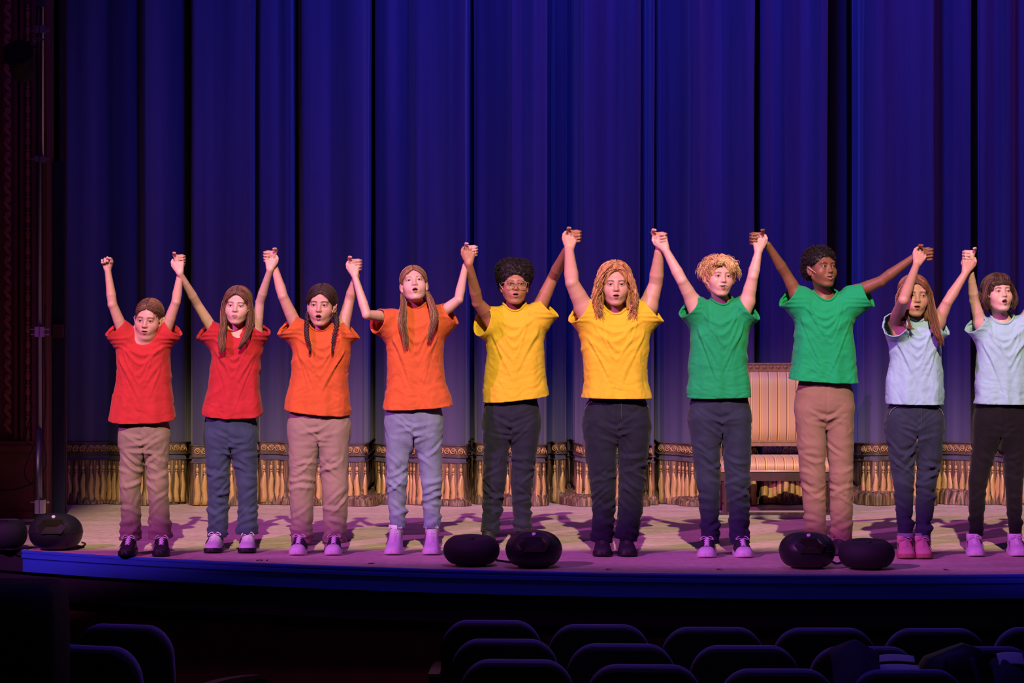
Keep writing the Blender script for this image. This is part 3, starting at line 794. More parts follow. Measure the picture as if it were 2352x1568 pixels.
FAIR = (0.50, 0.27, 0.20)
PEOPLE = [
 dict(n=1, d=13.70, eyes=(333.5, 737), H=.217, yaw=-7, pitch=-9, roll=4, skin=FAIR, hairc=(.115, .055, .030), style='pulled', mouth=.22, eye_open=.75, brow=(.10, .05, .03), gaze=(0, -.1),
   shR=(287, 772), elR=(258.5, 699), wrR=(247.5, 620), shL=(377, 768), elL=(404, 694), wrL=(414, 628), arm=.84, hs=.82, ehR=-.06, ehL=-.04,
   slR=(264, 752, 26), slL=(398, 753, 24), collar=(333, 782), colw=36, armp=(270, 808, 389, 808), waist=(894, 262, 394), hem=((246, 963), (298, 975), (402, 960)),
   shirt=(.80, .040, .042), hip=(270, 388, 1005), crotch=1020,
   legs=[((303, 1060, 27), (299, 1110, 24), (301, 1170, 22), (300, 1238, 24)), ((360, 1060, 26), (362, 1110, 24), (365, 1170, 23), (368, 1234, 27))], trouser='khaki', wr=1.1,
   shoes=[(290, -4, 'black_sneaker'), (370, 4, 'black_sneaker')], sl=.235, mic='R',
   label='person in red t-shirt and khaki trousers at left end of row, lone fist raised'),
 dict(n=2, d=13.92, eyes=(541, 702), H=.212, yaw=-3, pitch=0, roll=3, skin=(.56, .34, .27), hairc=(.10, .045, .024), style='long', mouth=.02, eye_open=.8, brow=(.11, .06, .035), gaze=(0, -.05),
   shR=(494, 765), elR=(453, 698), wrR=(413, 628), shL=(588, 762), elL=(597, 694), wrL=(620, 620), arm=.82, hs=.84, ehR=-.05, ehL=-.04,
   slR=(470, 756, 25), slL=(599, 752, 24), collar=(536, 765), colw=42, armp=(487, 808, 599, 808), waist=(894, 478, 596), hem=((464.6, 947), (512, 964), (603, 949)),
   shirt=(.70, .03, .035), hip=(467, 590, 995), crotch=1022,
   legs=[((500, 1060, 27), (503, 1110, 24.5), (501, 1170, 23), (500, 1231, 23)), ((563, 1060, 28), (568, 1110, 23), (569, 1170, 21.5), (568, 1224, 25))], trouser='mid_jeans', wr=1.0,
   shoes=[(487, -16, 'white_runner'), (567, 4, 'white_runner')], sl=.25, mic='L',
   label='person in red t-shirt and blue jeans with white running shoes'),
 dict(n=3, d=13.78, eyes=(733, 701), H=.226, yaw=-5, pitch=-2, roll=2, skin=FAIR, hairc=(.028, .014, .010), style='braids', mouth=.75, eye_open=.85, brow=(.035, .018, .012), gaze=(-.1, 0),
   shR=(684, 756), elR=(650, 681), wrR=(630, 612), shL=(786, 756), elL=(803, 688), wrL=(818, 636), arm=.92, hs=.9, ehR=-.05, ehL=.02,
   slR=(658, 747, 28), slL=(808, 757, 24), collar=(733.5, 760), colw=52, armp=(673, 803, 804, 806), waist=(894, 662, 798), hem=((652.6, 937), (722, 953), (804.6, 952)),
   shirt=(.78, .03, .04), hip=(660, 804, 985), crotch=1004,
   legs=[((697, 1060, 33), (693, 1120, 28), (693, 1180, 25.5), (694, 1243, 25)), ((766, 1060, 33), (770, 1120, 29), (770, 1180, 27), (768, 1243, 26))], trouser='khaki_pink', wr=.9,
   shoes=[(682, -7, 'canvas'), (765, 3, 'canvas')], sl=.24, mic='L',
   label='person in orange t-shirt and khaki trousers with black canvas shoes, mouth open'),
 dict(n=4, d=13.80, eyes=(951, 643), H=.217, yaw=3, pitch=18, roll=-5, skin=(.57, .34, .265), hairc=(.16, .075, .038), style='ponytails', mouth=.55, eye_open=.6, brow=(.20, .11, .06), gaze=(0, -.05),
   shR=(888, 728), elR=(842, 722), wrR=(815, 634), shL=(1010, 722), elL=(1053, 688), wrL=(1069, 610), arm=.84, hs=.86, ehR=-.13, ehL=-.02,
   slR=(866, 737, 27), slL=(1036, 722, 28), collar=(958, 712), colw=44, armp=(889, 786, 1017, 777), waist=(880, 889, 1022), hem=((879.8, 938), (920, 943), (1042.8, 929)),
   shirt=(.78, .03, .035), hip=(884, 1017, 975), crotch=992,
   legs=[((914, 1050, 26), (911, 1105, 23.5), (912, 1160, 20), (914, 1212, 17)), ((988, 1050, 27), (991, 1105, 23.5), (992, 1160, 20), (992.5, 1210, 18))], trouser='light_jeans', wr=1.0,
   shoes=[(902, -8, 'white_hightop'), (991, 1, 'white_hightop')], sl=.25, mic=None,
   label='person in orange t-shirt and pale blue jeans with white high-top shoes'),
 dict(n=5, d=14.20, eyes=(1184.5, 652), H=.226, yaw=5, pitch=4, roll=1, skin=(.36, .165, .085), hairc=(.012, .008, .007), style='afro', mouth=.4, eye_open=.9, brow=(.02, .012, .008), gaze=(0, 0), lips=(.40, .16, .11),
   shR=(1125, 728), elR=(1097, 694), wrR=(1077, 606), shL=(1236, 712), elL=(1271, 636), wrL=(1302, 572), arm=1.05, hs=.95, ehR=-.10, ehL=-.02,
   slR=(1106, 742, 31), slL=(1263, 708, 28), collar=(1182, 713), colw=50, armp=(1119, 782, 1248, 770), waist=(870, 1114, 1252), hem=((1109, 923), (1180, 921), (1260, 906.7)),
   shirt=(.72, .03, .035), hip=(1109, 1241, 965), crotch=995,
   legs=[((1140, 1050, 29), (1136, 1105, 25.5), (1131, 1165, 22), (1125, 1222, 20)), ((1203, 1050, 28), (1198, 1105, 24), (1199, 1165, 21), (1201, 1218, 20.5))], trouser='dark_jeans', wr=1.3,
   shoes=[(1119, -6, 'dark_shoe'), (1200, 4, 'dark_shoe')], sl=.27, mic='R', glasses=True,
   label='person in yellow t-shirt and dark jeans wearing clear-framed glasses'),
 dict(n=6, d=13.70, eyes=(1415, 653), H=.232, yaw=2, pitch=0, roll=0, skin=(.53, .29, .20), hairc=(.36, .175, .065), style='wavy', mouth=.3, eye_open=.9, brow=(.13, .07, .035), gaze=(0, 0),
   shR=(1342, 706), elR=(1314, 650), wrR=(1307, 574), shL=(1488, 704), elL=(1506, 652), wrL=(1514, 578), arm=1.26, hs=1.0, ehR=-.05, ehL=.0,
   slR=(1328, 716, 32), slL=(1503, 714, 31), collar=(1414, 722), colw=56, armp=(1333, 776, 1492, 770), waist=(875, 1340, 1487), hem=((1334, 912), (1414, 915), (1498, 914)),
   shirt=(.80, .03, .0), hip=(1339, 1495, 975), crotch=996,
   legs=[((1384, 1050, 37), (1386, 1110, 29.5), (1388, 1170, 26.5), (1383, 1242, 26)), ((1452, 1050, 35), (1450, 1110, 30.5), (1447, 1170, 28), (1436, 1236, 27.5))], trouser='darkest_jeans', wr=1.35,
   shoes=[(1385, -6, 'black_shoe'), (1443, 14, 'black_shoe')], sl=.27, mic='R',
   label='person in yellow t-shirt, dark baggy jeans and all-black shoes'),
 dict(n=7, d=13.62, eyes=(1661, 634), H=.218, yaw=12, pitch=2, roll=2, skin=(.60, .36, .27), hairc=(.50, .29, .12), style='tousled', mouth=.28, smile=1, eye_open=.8, brow=(.22, .12, .05), gaze=(0, 0),
   shR=(1592, 692), elR=(1566, 644), wrR=(1529, 574), shL=(1716, 692), elL=(1729, 636), wrL=(1742, 578), arm=1.0, hs=.95, ehR=-.05, ehL=-.03,
   slR=(1581, 706, 27), slL=(1726, 712, 27), collar=(1658, 702), colw=48, armp=(1588, 766, 1717, 768), waist=(850, 1584, 1720), hem=((1581, 912.6), (1650, 915), (1725.6, 910)),
   shirt=(.74, .03, .01), hip=(1582, 1726, 960), crotch=982,
   legs=[((1624, 1040, 32), (1627, 1105, 26.5), (1630, 1170, 22), (1631.5, 1246, 20)), ((1692, 1040, 32), (1694, 1105, 28), (1697, 1170, 24), (1698.5, 1246, 21.5))], trouser='blue_jeans', wr=1.1,
   shoes=[(1622, -14, 'canvas'), (1711, 10, 'canvas')], sl=.26, mic='R',
   label='person in green t-shirt and dark blue jeans with canvas shoes'),
 dict(n=8, d=13.75, eyes=(1904, 612), H=.222, yaw=26, pitch=5, roll=-1, skin=(.20, .090, .042), hairc=(.010, .007, .006), style='curls', mouth=.32, smile=1, eye_open=.8, brow=(.012, .008, .006), gaze=(0.1, .1), lips=(.30, .12, .09),
   shR=(1830, 674), elR=(1806, 630), wrR=(1763, 562), shL=(1968, 670), elL=(2024, 645), wrL=(2097, 592), arm=.95, hs=.98, ehR=-.02, ehL=-.06,
   slR=(1810, 679, 28), slL=(1995, 678, 27), collar=(1896, 690), colw=52, armp=(1827, 738, 1959, 738), waist=(810, 1822, 1965), hem=((1810.6, 868), (1890, 879), (1972.6, 878)),
   shirt=(.76, .03, .02), hip=(1827, 1963, 930), crotch=975,
   legs=[((1866, 1020, 35), (1868, 1095, 29), (1872, 1165, 26), (1875, 1242, 24.5)), ((1929, 1020, 31), (1932, 1095, 27.5), (1932, 1165, 26), (1932, 1242, 24.5))], trouser='tan', wr=.9,
   shoes=[(1872, -6, 'dark_shoe'), (1932, 4, 'dark_shoe')], sl=.28, mic='R',
   label='person in green t-shirt and tan trousers with one arm stretched wide'),
 dict(n=9, d=13.55, eyes=(2107, 679), H=.226, yaw=4, pitch=1, roll=2, skin=FAIR, hairc=(.14, .06, .030), style='longwide', mouth=.3, eye_open=.8, brow=(.12, .06, .035), gaze=(.5, 0),
   shR=(2056, 738), elR=(2075, 689), wrR=(2105, 608), shL=(2154, 738), elL=(2176, 694), wrL=(2218, 626), arm=.95, hs=.92, ehR=-.30, ehL=-.03,
   slR=(2054, 746, 27), slL=(2164, 748, 24), collar=(2106, 737), colw=50, armp=(2047, 792, 2161, 785), waist=(865, 2040, 2167), hem=((2038, 927), (2100, 929), (2169.5, 928.5)),
   shirt=(.70, .03, .0), hip=(2035, 2170, 985), crotch=988,
   legs=[((2073, 1050, 30), (2076, 1105, 24.5), (2078, 1165, 20.5), (2081, 1241, 17)), ((2134, 1050, 29), (2127, 1105, 23), (2124, 1165, 20), (2118.5, 1241, 16.5))], trouser='blue_jeans', wr=1.25, cuff=True,
   shoes=[(2083, -4, 'pink'), (2122, 8, 'pink')], sl=.25, mic=None,
   label='person in pale blue t-shirt, turned-up jeans and pink shoes, forearm across face'),
 dict(n=10, d=13.70, eyes=(2304.5, 668.5), H=.212, yaw=12, pitch=10, roll=-1, skin=(.60, .37, .29), hairc=(.05, .024, .014), style='bob', mouth=.8, eye_open=.35, brow=(.06, .03, .02), gaze=(0, -.2),
   shR=(2252, 740), elR=(2238, 690), wrR=(2230, 628), shL=(2352, 738), elL=(2378, 690), wrL=(2392, 620), arm=.88, hs=.88, ehR=-.04, ehL=-.02,
   slR=(2240, 744, 25), slL=(2370, 738, 25), collar=(2303, 742), colw=50, armp=(2246, 796, 2360, 794), waist=(865, 2245, 2363), hem=((2242, 927), (2300, 928.5), (2366, 928)),
   shirt=(.70, .03, .0), hip=(2238, 2365, 975), crotch=990,
   legs=[((2257, 1050, 26), (2246, 1105, 21.5), (2243, 1165, 18), (2242, 1228, 15.5)), ((2331, 1050, 26), (2329, 1105, 20.5), (2330, 1165, 17.5), (2333, 1230, 14))], trouser='black_jeans', wr=.5,
   shoes=[(2242, 2, 'lilac'), (2341, 12, 'lilac')], sl=.25, mic='R',
   label='person in pale blue t-shirt and black trousers cut off by right edge'),
]
SHIRT_COL = {1: (.42, .022, .023), 2: (.40, .018, .024), 3: (.52, .088, .022), 4: (.54, .098, .024), 5: (.64, .43, .022), 6: (.66, .44, .022),
             7: (.008, .29, .095), 8: (.006, .33, .105), 9: (.29, .47, .58), 10: (.29, .50, .55)}
TROUSER = {'khaki': (.22, .155, .115), 'khaki_pink': (.26, .18, .145), 'mid_jeans': (.032, .045, .09), 'light_jeans': (.16, .19, .28), 'dark_jeans': (.013, .015, .028),
           'darkest_jeans': (.009, .011, .022), 'blue_jeans': (.019, .025, .048), 'tan': (.235, .142, .094), 'black_jeans': (.004, .0032, .0042)}

# clasped pairs: (left person, right person, centre px, which one shows the back of the hand)
CLASPS = [(1, 2, (407, 596), 2), (2, 3, (625, 588), 2), (3, 4, (811, 607), 4), (4, 5, (1078, 575), 5), (5, 6, (1314, 541), 6),
          (6, 7, (1509, 547), 7), (7, 8, (1744, 547), 7), (8, 9, (2121, 582), 9), (9, 10, (2231, 587), 9)]

BY_N = {p['n']: p for p in PEOPLE}
HANDS = {n: [] for n in BY_N}          # (kind, side, geometry)
for a, b, (cx, cy), front in CLASPS:
    dm = 0.5 * (BY_N[a]['d'] + BY_N[b]['d']) - 0.04
    C = P(cx, cy, dm)
    for n, side in ((a, 'L'), (b, 'R')):
        HANDS[n].append(('front' if n == front else 'back', side, C, -1 if front == b else 1))
HANDS[1].append(('fist', 'R', P(245.5, 599, 13.64), 1))
HANDS[10].append(('fist', 'L', P(2394, 590, 13.66), -1))

def finger(g, base, dirs, lens, r, k=0.004):
    p = np.asarray(base, float); R = r
    for i, (d, L) in enumerate(zip(dirs, lens)):
        q = p + unit(d) * L
        r2 = r * (0.95 - 0.05 * i)
        g.cap(p, q, R, r2, k if i == 0 else 0.002); p = q; R = r2
    return p

def build_hand(g, kind, W, C, hs, sgn, armv):
    """sgn: image side towards which the thumb of the front hand points (+1 right, -1 left)"""
    X, Y, Z = np.array([1., 0, 0]), np.array([0, 1., 0]), np.array([0, 0, 1.])
    L3 = np.array([.036, .027, .022]) * hs
    if kind in ('front', 'fist'):
        face = 1 if kind == 'front' else -1       # palm turned away from / towards the audience
        Cc = C + (np.array([0, -.022, 0]) if kind == 'front' else 0)
        U = unit(Cc - W); U = unit(U * .7 + Z * .3)
        Pn = unit(Y * face - U * np.dot(Y * face, U))
        T = unit(np.cross(U, Pn)); T = T * np.sign(np.dot(T, X)) * (sgn if kind == 'front' else sgn)
        base = W
        kn = []
        for i in range(4):
            kpt = base + U * (.078 - .006 * abs(i - 1)) * hs + T * (.030 - .020 * i) * hs
            kn.append(kpt)
            g.cap(base + U * .012 * hs + T * (.014 - .0095 * i) * hs, kpt, .0135 * hs, .0108 * hs, .010)
        g.cap(base + U * .03 * hs + T * .016 * hs + Pn * .008, base + U * .05 * hs + T * .026 * hs + Pn * .008, .014 * hs, .013 * hs, .012)
        sc = [.95, 1.03, .97, .80]
        for i in range(4):
            a1, a2, a3 = (62, 140, 205) if kind == 'front' else (78, 168, 240)
            dirs = [U * math.cos(math.radians(a)) + Pn * math.sin(math.radians(a)) for a in (a1, a2, a3)]
            finger(g, kn[i], dirs, L3 * sc[i], .0088 * hs)
        tb = base + U * .032 * hs + T * .028 * hs + Pn * .004
        if kind == 'front':
            finger(g, tb, [U * .85 + T * .45 + Pn * .1, U * .95 + T * .05 + Pn * .1, U * .8 - T * .45 + Pn * .1], np.array([.032, .025, .019]) * hs, .0098 * hs, .010)
        else:
            finger(g, tb, [U * .65 + T * .35 + Pn * .7, U * .55 - T * .25 + Pn * .5, U * .3 - T * .9 + Pn * .25], np.array([.036, .030, .024]) * hs, .0098 * hs, .008)
    else:
        # hand behind: palm towards the audience, fingers wrapped over the other hand from the side opposite its thumb
        s = -sgn
        Cc = C + np.array([0, .024, 0])
        S = X * s
        for i in range(4):
            zz = (.028 - .0185 * i) * hs
            kpt = Cc + S * .034 * hs + Z * zz + Y * .002
            root = W + unit(Cc - W) * .018 + S * .004 * i
            g.cap(root, Cc - S * .008 + Z * zz * .8, .0135 * hs, .013 * hs, .010)
            g.cap(Cc - S * .008 + Z * zz * .8, kpt, .013 * hs, .0105 * hs, .008)
            sc = [.97, 1.02, .97, .82][i]
            tilt = Z * (-.12)
            finger(g, kpt, [S * .55 - Y * .85 + tilt, -S * .25 - Y * .95 + tilt, -S * .95 - Y * .12 + tilt], np.array([.033, .030, .027]) * hs * sc, .0088 * hs, .004)
        tb = Cc - S * .014 * hs + Z * .006 * hs
        finger(g, tb, [Z * .75 - S * .35 - Y * .45, Z * .55 - Y * .85 + S * .1, -Y * .75 + S * .65 - Z * .1], np.array([.034, .026, .020]) * hs, .0100 * hs, .008)

def head_frame(p):
    s = p['H'] / .225
    R = rot_zxy(p['yaw'], p['pitch'], p['roll'])
    Oy = p['d'] - .03
    e = R @ np.array([0, -.082 * s, 0])
    O = P(p['eyes'][0], p['eyes'][1], Oy + e[1])
    return O - np.array([e[0], 0, e[2]]) + np.array([0, Oy - O[1], 0]), R, s

def face_prims(g, p, O, R, s):
    def T(v): return O + R @ (np.asarray(v, float) * s)
    def ell(c, r, k, op='add', Rl=None):
        g.ell(T(c), np.asarray(r) * s, k * s, op, R if Rl is None else R @ Rl)
    def cap(a, b, r1, r2, k, op='add'): g.cap(T(a), T(b), r1 * s, r2 * s, k * s, op)
    o = p['mouth']; jaw = .007 * o
    ell((0, .018, .036), (.0735, .092, .077), .01)                       # cranium
    ell((0, -.022, -.022), (.061, .062, .082), .03)                      # face mass
    ell((0, -.034, -.064 - jaw), (.049, .046, .040), .03)               # jaw
    for sx in (-1, 1):
        cap((sx * .052, .0, -.052), (sx * .020, -.062, -.098 - jaw), .017, .013, .02)   # jaw line
        ell((sx * .040, -.054, -.030), (.025, .025, .027), .03)          # cheekbone
    ell((0, -.072, -.099 - jaw), (.017, .014, .013), .018)               # chin
    cap((-.036, -.0725, .023), (.036, -.0725, .023), .0125, .0125, .018)     # brow ridge
    for sx in (-1, 1):
        ell((sx * .031, -.096, .001), (.018, .016, .013), .012, 'sub')   # sockets
    wn = p.get('nose', 1.0)
    cap((0, -.0770, .010), (0, -.0970, -.026), .0078, .0094 * wn, .014)    # nose
    ell((0, -.0990, -.0290), (.0098 * wn, .0092, .0082), .008)
    for sx in (-1, 1):
        ell((sx * .0110 * wn, -.0915, -.0315), (.0064, .0086, .0064), .007)
        ell((sx * .0058 * wn, -.0952, -.0385), (.0036, .0045, .0034), .002, 'sub')
    # eyelids
    eo = p['eye_open']
    for sx in (-1, 1):
        ell((sx * .031, -.0735, .001), (.0148, .0142, .0142), .005)
        ell((sx * .0312, -.092, -.0004), (.0135, .014, .0012 + .0040 * eo), .0010, 'sub')
    # mouth
    h = .0015 + .0085 * o; zc = -.0615 - h * .35; w = .0215 - .003 * o + .007 * p.get('smile', 0)
    ell((0, -.0765, -.062), (.030, .0175, .022), .018)
    fat = p.get('lipfat', 1.15 if 'lips' in p else 1.0)
    lift = .006 * p.get('smile', 0)
    for sx in (-1, 1):
        cap((0, -.0945, zc + h + .0035), (sx * w, -.083, zc + .0006 + lift), .0058 * fat, .0028, .005)
        cap((0, -.0935, zc - h - .0045), (sx * w * .95, -.083, zc - .0006 + lift), .0068 * fat, .0030, .005)
    if o > .05: ell((0, -.096, zc + lift * .4), (w * .88, .020, h), .0015, 'sub')
    # ears
    for sx in (-1, 1):
        Rl = np.array(Matrix.Rotation(sx * -.35, 3, 'Z') @ Matrix.Rotation(-.15, 3, 'X'))
        ell((sx * .0775, .008, -.012), (.0075, .019, .031), .006, 'add', Rl)
        ell((sx * .083, .002, -.012), (.0045, .010, .018), .004, 'sub', Rl)
        ell((sx * .074, .0, -.036), (.007, .009, .009), .006)
    # tints, evaluated in head coordinates later
    return dict(zc=zc, h=h, w=w, lift=lift, o=o)

def face_tint(p, V, N, O, R, s, info):
    q = (V - O) @ R / s
    base = np.array(p['skin']); dark = base.mean() < .3
    C = np.repeat(base[None], len(V), 0)
    head = (np.abs(q[:, 0]) < .10) & (np.abs(q[:, 1]) < .13) & (np.abs(q[:, 2]) < .14)
    front = head & (q[:, 1] < -.045)
    g2 = lambda cx, cz, rx, rz: np.exp(-(((np.abs(q[:, 0]) - cx) / rx)**2 + ((q[:, 2] - cz) / rz)**2)) * front
    blush = base * np.array([1.05, .72, .72])
    for m in (g2(.042, -.030, .020, .017) * .35, g2(0, -.030, .012, .010) * .35):
        C = C * (1 - m[:, None]) + blush * m[:, None]
    # eye surrounds
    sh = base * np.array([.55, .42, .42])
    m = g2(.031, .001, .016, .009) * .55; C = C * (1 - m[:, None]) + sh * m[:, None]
    # lash lines
    up = .0000 + (.0012 + .0040 * p['eye_open']) * np.sqrt(np.clip(1 - ((np.abs(q[:, 0]) - .031) / .0145)**2, 0, 1))
    m = np.exp(-((q[:, 2] - up - .0008) / .0020)**2) * (np.abs(np.abs(q[:, 0]) - .031) < .0155) * (q[:, 1] < -.06) * front * .9
    C = C * (1 - m[:, None]) + np.array([.02, .012, .01]) * m[:, None]
    # brows
    ax = np.abs(q[:, 0])
    zb = .0180 + .004 * np.sin(np.clip((ax - .012) / .040, 0, 1) * math.pi) - .0035 * np.clip((ax - .036) / .02, 0, 1)
    m = np.exp(-((q[:, 2] - zb) / (.0044 - .0016 * np.clip((ax - .03) / .025, 0, 1)))**2) * np.clip((ax - .010) / .004, 0, 1) * np.clip((.053 - ax) / .008, 0, 1) * front * .88
    C = C * (1 - m[:, None]) + np.array(p['brow']) * m[:, None]
    # lips, mouth
    lips = np.array(p.get('lips', (.40, .12, .11)))
    zc, h, w, lift = info['zc'], info['h'], info['w'], info['lift']
    xx = q[:, 0] / (w * 1.08); zm = zc + lift * np.clip(np.abs(xx), 0, 1)**1.5
    up = (h + .0088) * np.clip(1 - np.abs(xx)**1.6, 0, 1); lo = (h + .0112) * np.clip(1 - np.abs(xx)**1.9, 0, 1)
    dz = q[:, 2] - zm
    m = front * (np.abs(xx) < 1) * np.where(dz > 0, np.clip((up - dz) / .002, 0, 1), np.clip((lo + dz) / .002, 0, 1)) * .9
    C = C * (1 - m[:, None]) + lips * m[:, None]
    hin = h * 1.02 * np.sqrt(np.clip(1 - (q[:, 0] / (w * .9))**2, 0, 1)) if info['o'] > .05 else .0012 * np.sqrt(np.clip(1 - (q[:, 0] / w)**2, 0, 1))
    dzz = q[:, 2] - zc - lift * .4 * 0
    m = front * np.clip((hin - np.abs(dz)) / .0012 + .3, 0, 1) * (np.abs(q[:, 0]) < w * .95)
    C = C * (1 - m[:, None]) + np.array([.045, .012, .012]) * m[:, None]
    if p.get('smile') or info['o'] > .6:
        up = hin * .95
        m = front * (dz < up) * (dz > up - .0055 * (1 if p.get('smile') else .55)) * (np.abs(q[:, 0]) < w * .72) * .95 * (hin > .001)
        C = C * (1 - m[:, None]) + np.array([.78, .72, .64]) * m[:, None]
    # knuckles and palms a little pinker / lighter
    return C

def seg_ellipse(g, cx, cy, cz, a, b, hz, k): g.ell((cx, cy, cz), (a, b, hz), k)

def build_body(p, root):
    d = p['d']; O, R, s = head_frame(p)
    X = lambda px: PX(px, d)
    A = p['arm']
    sh = {k: P(*p['sh' + k], d + .01) for k in 'RL'}
    el = {k: P(*p['el' + k], d + .01 + p['eh' + k]) for k in 'RL'}
    wr = {}
    for kind, side, C, sgn in HANDS[p['n']]:
        wy = C[1] + (-.022 if kind == 'front' else (.022 if kind == 'back' else 0))
        wr[side] = P(*p['wr' + side], wy)
    allx = [v[0] for v in list(sh.values()) + list(el.values()) + list(wr.values())] + [X(p['hip'][0]), X(p['hip'][1])]
    ys = [v[1] for v in list(el.values()) + list(wr.values())] + [d - .13, d + .14]
    x0, x1 = min(allx) - .16, max(allx) + .16
    hx0, hx1 = O[0] - .095 * s, O[0] + .095 * s
    hz0, hz1 = O[2] - .135 * s, O[2] + .125 * s
    zt = max(v[2] for v in wr.values()) + .17
    zn = PZ(max(p['collar'][1], p['slR'][1] + p['slR'][2], p['slL'][1] + p['slL'][2]), d) - .05
    zseg = [(.03, zn, .045), (zn, hz0, .0052), (hz0, hz1, .0031)]
    if zt > hz1: zseg.append((hz1, zt, .0042))
    g = Grid(axis_segments([(x0, hx0, .0050), (hx0, hx1, .0032), (hx1, x1, .0050)]),
             axis_segments([(min(ys) - .09, d - .16, .005), (d - .16, max(max(ys) + .09, d + .14), .0042)] if min(ys) - .09 < d - .165 else [(d - .17, max(max(ys) + .09, d + .14), .0042)]),
             axis_segments(zseg))
    info = face_prims(g, p, O, R, s)
    T = lambda v: O + R @ (np.asarray(v, float) * s)
    zc = PZ(p['collar'][1], d)
    nb = np.array([X(p['collar'][0]), d + .03, zc + .0])
    nr = .045 * s * (1 + .25 * (A - .9))
    g.cap(T((0, .022, -.055)), nb + [0, 0, .01], nr, nr * 1.05, .02)
    g.cap(nb + [0, 0, .01], nb + [0, .015, -.10], nr * 1.05, nr * 1.15, .02)
    # torso, hidden by the shirt
    wz, wl, wr_ = p['waist']; cxw = X((wl + wr_) / 2); aw = (X(wr_) - X(wl)) / 2
    az = PZ((p['armp'][1] + p['armp'][3]) / 2, d); cxa = X((p['armp'][0] + p['armp'][2]) / 2); aa = (X(p['armp'][2]) - X(p['armp'][0])) / 2
    g.ell((cxa, d + .02, az), (aa * .86, .095, .16), .04)
    g.ell((cxw, d + .02, PZ(wz, d)), (aw * .78, .085, .17), .06)
    hz = PZ(p['hip'][2], d); cxh = X((p['hip'][0] + p['hip'][1]) / 2); ah = (X(p['hip'][1]) - X(p['hip'][0])) / 2
    g.ell((cxh, d + .025, hz + .02), (ah * .74, .075, .12), .05)
    for leg in p['legs']:
        pts = [P(x, y, d + .03) for x, y, r in leg]; rs = [min(r / FPX * d * .62, c) for (_, _, r), c in zip(leg, (.075, .055, .048, .036))]
        hp = np.array([(pts[0][0] * .8 + cxh * .2), d + .025, hz])
        g.cap(hp, pts[0], rs[0] * 1.1, rs[0], .015)
        for i in range(3): g.cap(pts[i], pts[i+1], rs[i], min(rs[i+1], .045), .004)
        an = pts[3].copy(); an[2] = .06
        g.cap(pts[3], an, min(rs[3], .030), .022, .004)
        g.cap(an, an + [0, -.10, -.02], .024, .022, .006)
    # arms
    for kside in 'RL':
        S, E, W = sh[kside], el[kside], wr[kside]
        ch = np.array([cxa + (S[0] - cxa) * .55, d + .02, az + .03])
        g.cap(ch, S, .055 * A, .047 * A, .04)
        mid = S * .5 + E * .5
        g.cap(S, mid, .043 * A, .0375 * A, .012); g.cap(mid, E, .0375 * A, .0310 * A, .003)
        F = E * .72 + W * .28
        g.cap(E, F, .0310 * A, .0325 * A, .004); g.cap(F, E * .3 + W * .7, .0325 * A, .0250 * A, .003); g.cap(E * .3 + W * .7, W, .0250 * A, .0215 * A, .003)
        bk = unit(np.cross(E - S, W - E)); out = unit((E - S) / np.linalg.norm(E - S) - (W - E) / np.linalg.norm(W - E))
        g.ell(E + out * .010 * A, np.array([.022, .022, .022]) * A, .012)
    for kind, side, C, sgn in HANDS[p['n']]:
        build_hand(g, kind, wr[side], C, p['hs'], sgn, None)
    V, Q = g.surface()
    N = vert_normals(V, Q)
    # take out the stair-steps without melting the face
    V = smooth_verts(V, Q, 1, .45)
    col = face_tint(p, V, N, O, R, s, info)
    part('body', V, Q, M_SKIN, root, True, col)
    # eyes
    for sx in (-1, 1):
        c = O + R @ (np.array([sx * .031, -.0733, .001]) * s); r = .0124 * s
        mb = MB(); prof = [(max(r * math.sin(t), 1e-5), -r * math.cos(t)) for t in np.linspace(0, math.pi, 15)]
        gz = unit([p['gaze'][0] + .02 * -sx, -1, p['gaze'][1]]); gw = R @ gz
        ax1 = unit(np.cross(gw, [0, 0, 1])); ax2 = np.cross(ax1, gw)
        Rm = np.column_stack([ax1, ax2, gw])
        mb.lathe(prof, 18, c, Rm)
        v, f = mb.arrays()
        ang = np.arccos(np.clip(((v - c) / r) @ gw, -1, 1))
        cl = np.where(ang[:, None] < .24, np.array([.004, .004, .005]), np.where(ang[:, None] < .54, np.array(p.get('iris', (.05, .032, .02))), np.array([.46, .41, .39])))
        part('eye', v, f, M_EYE, root, True, cl)
    return O, R, s

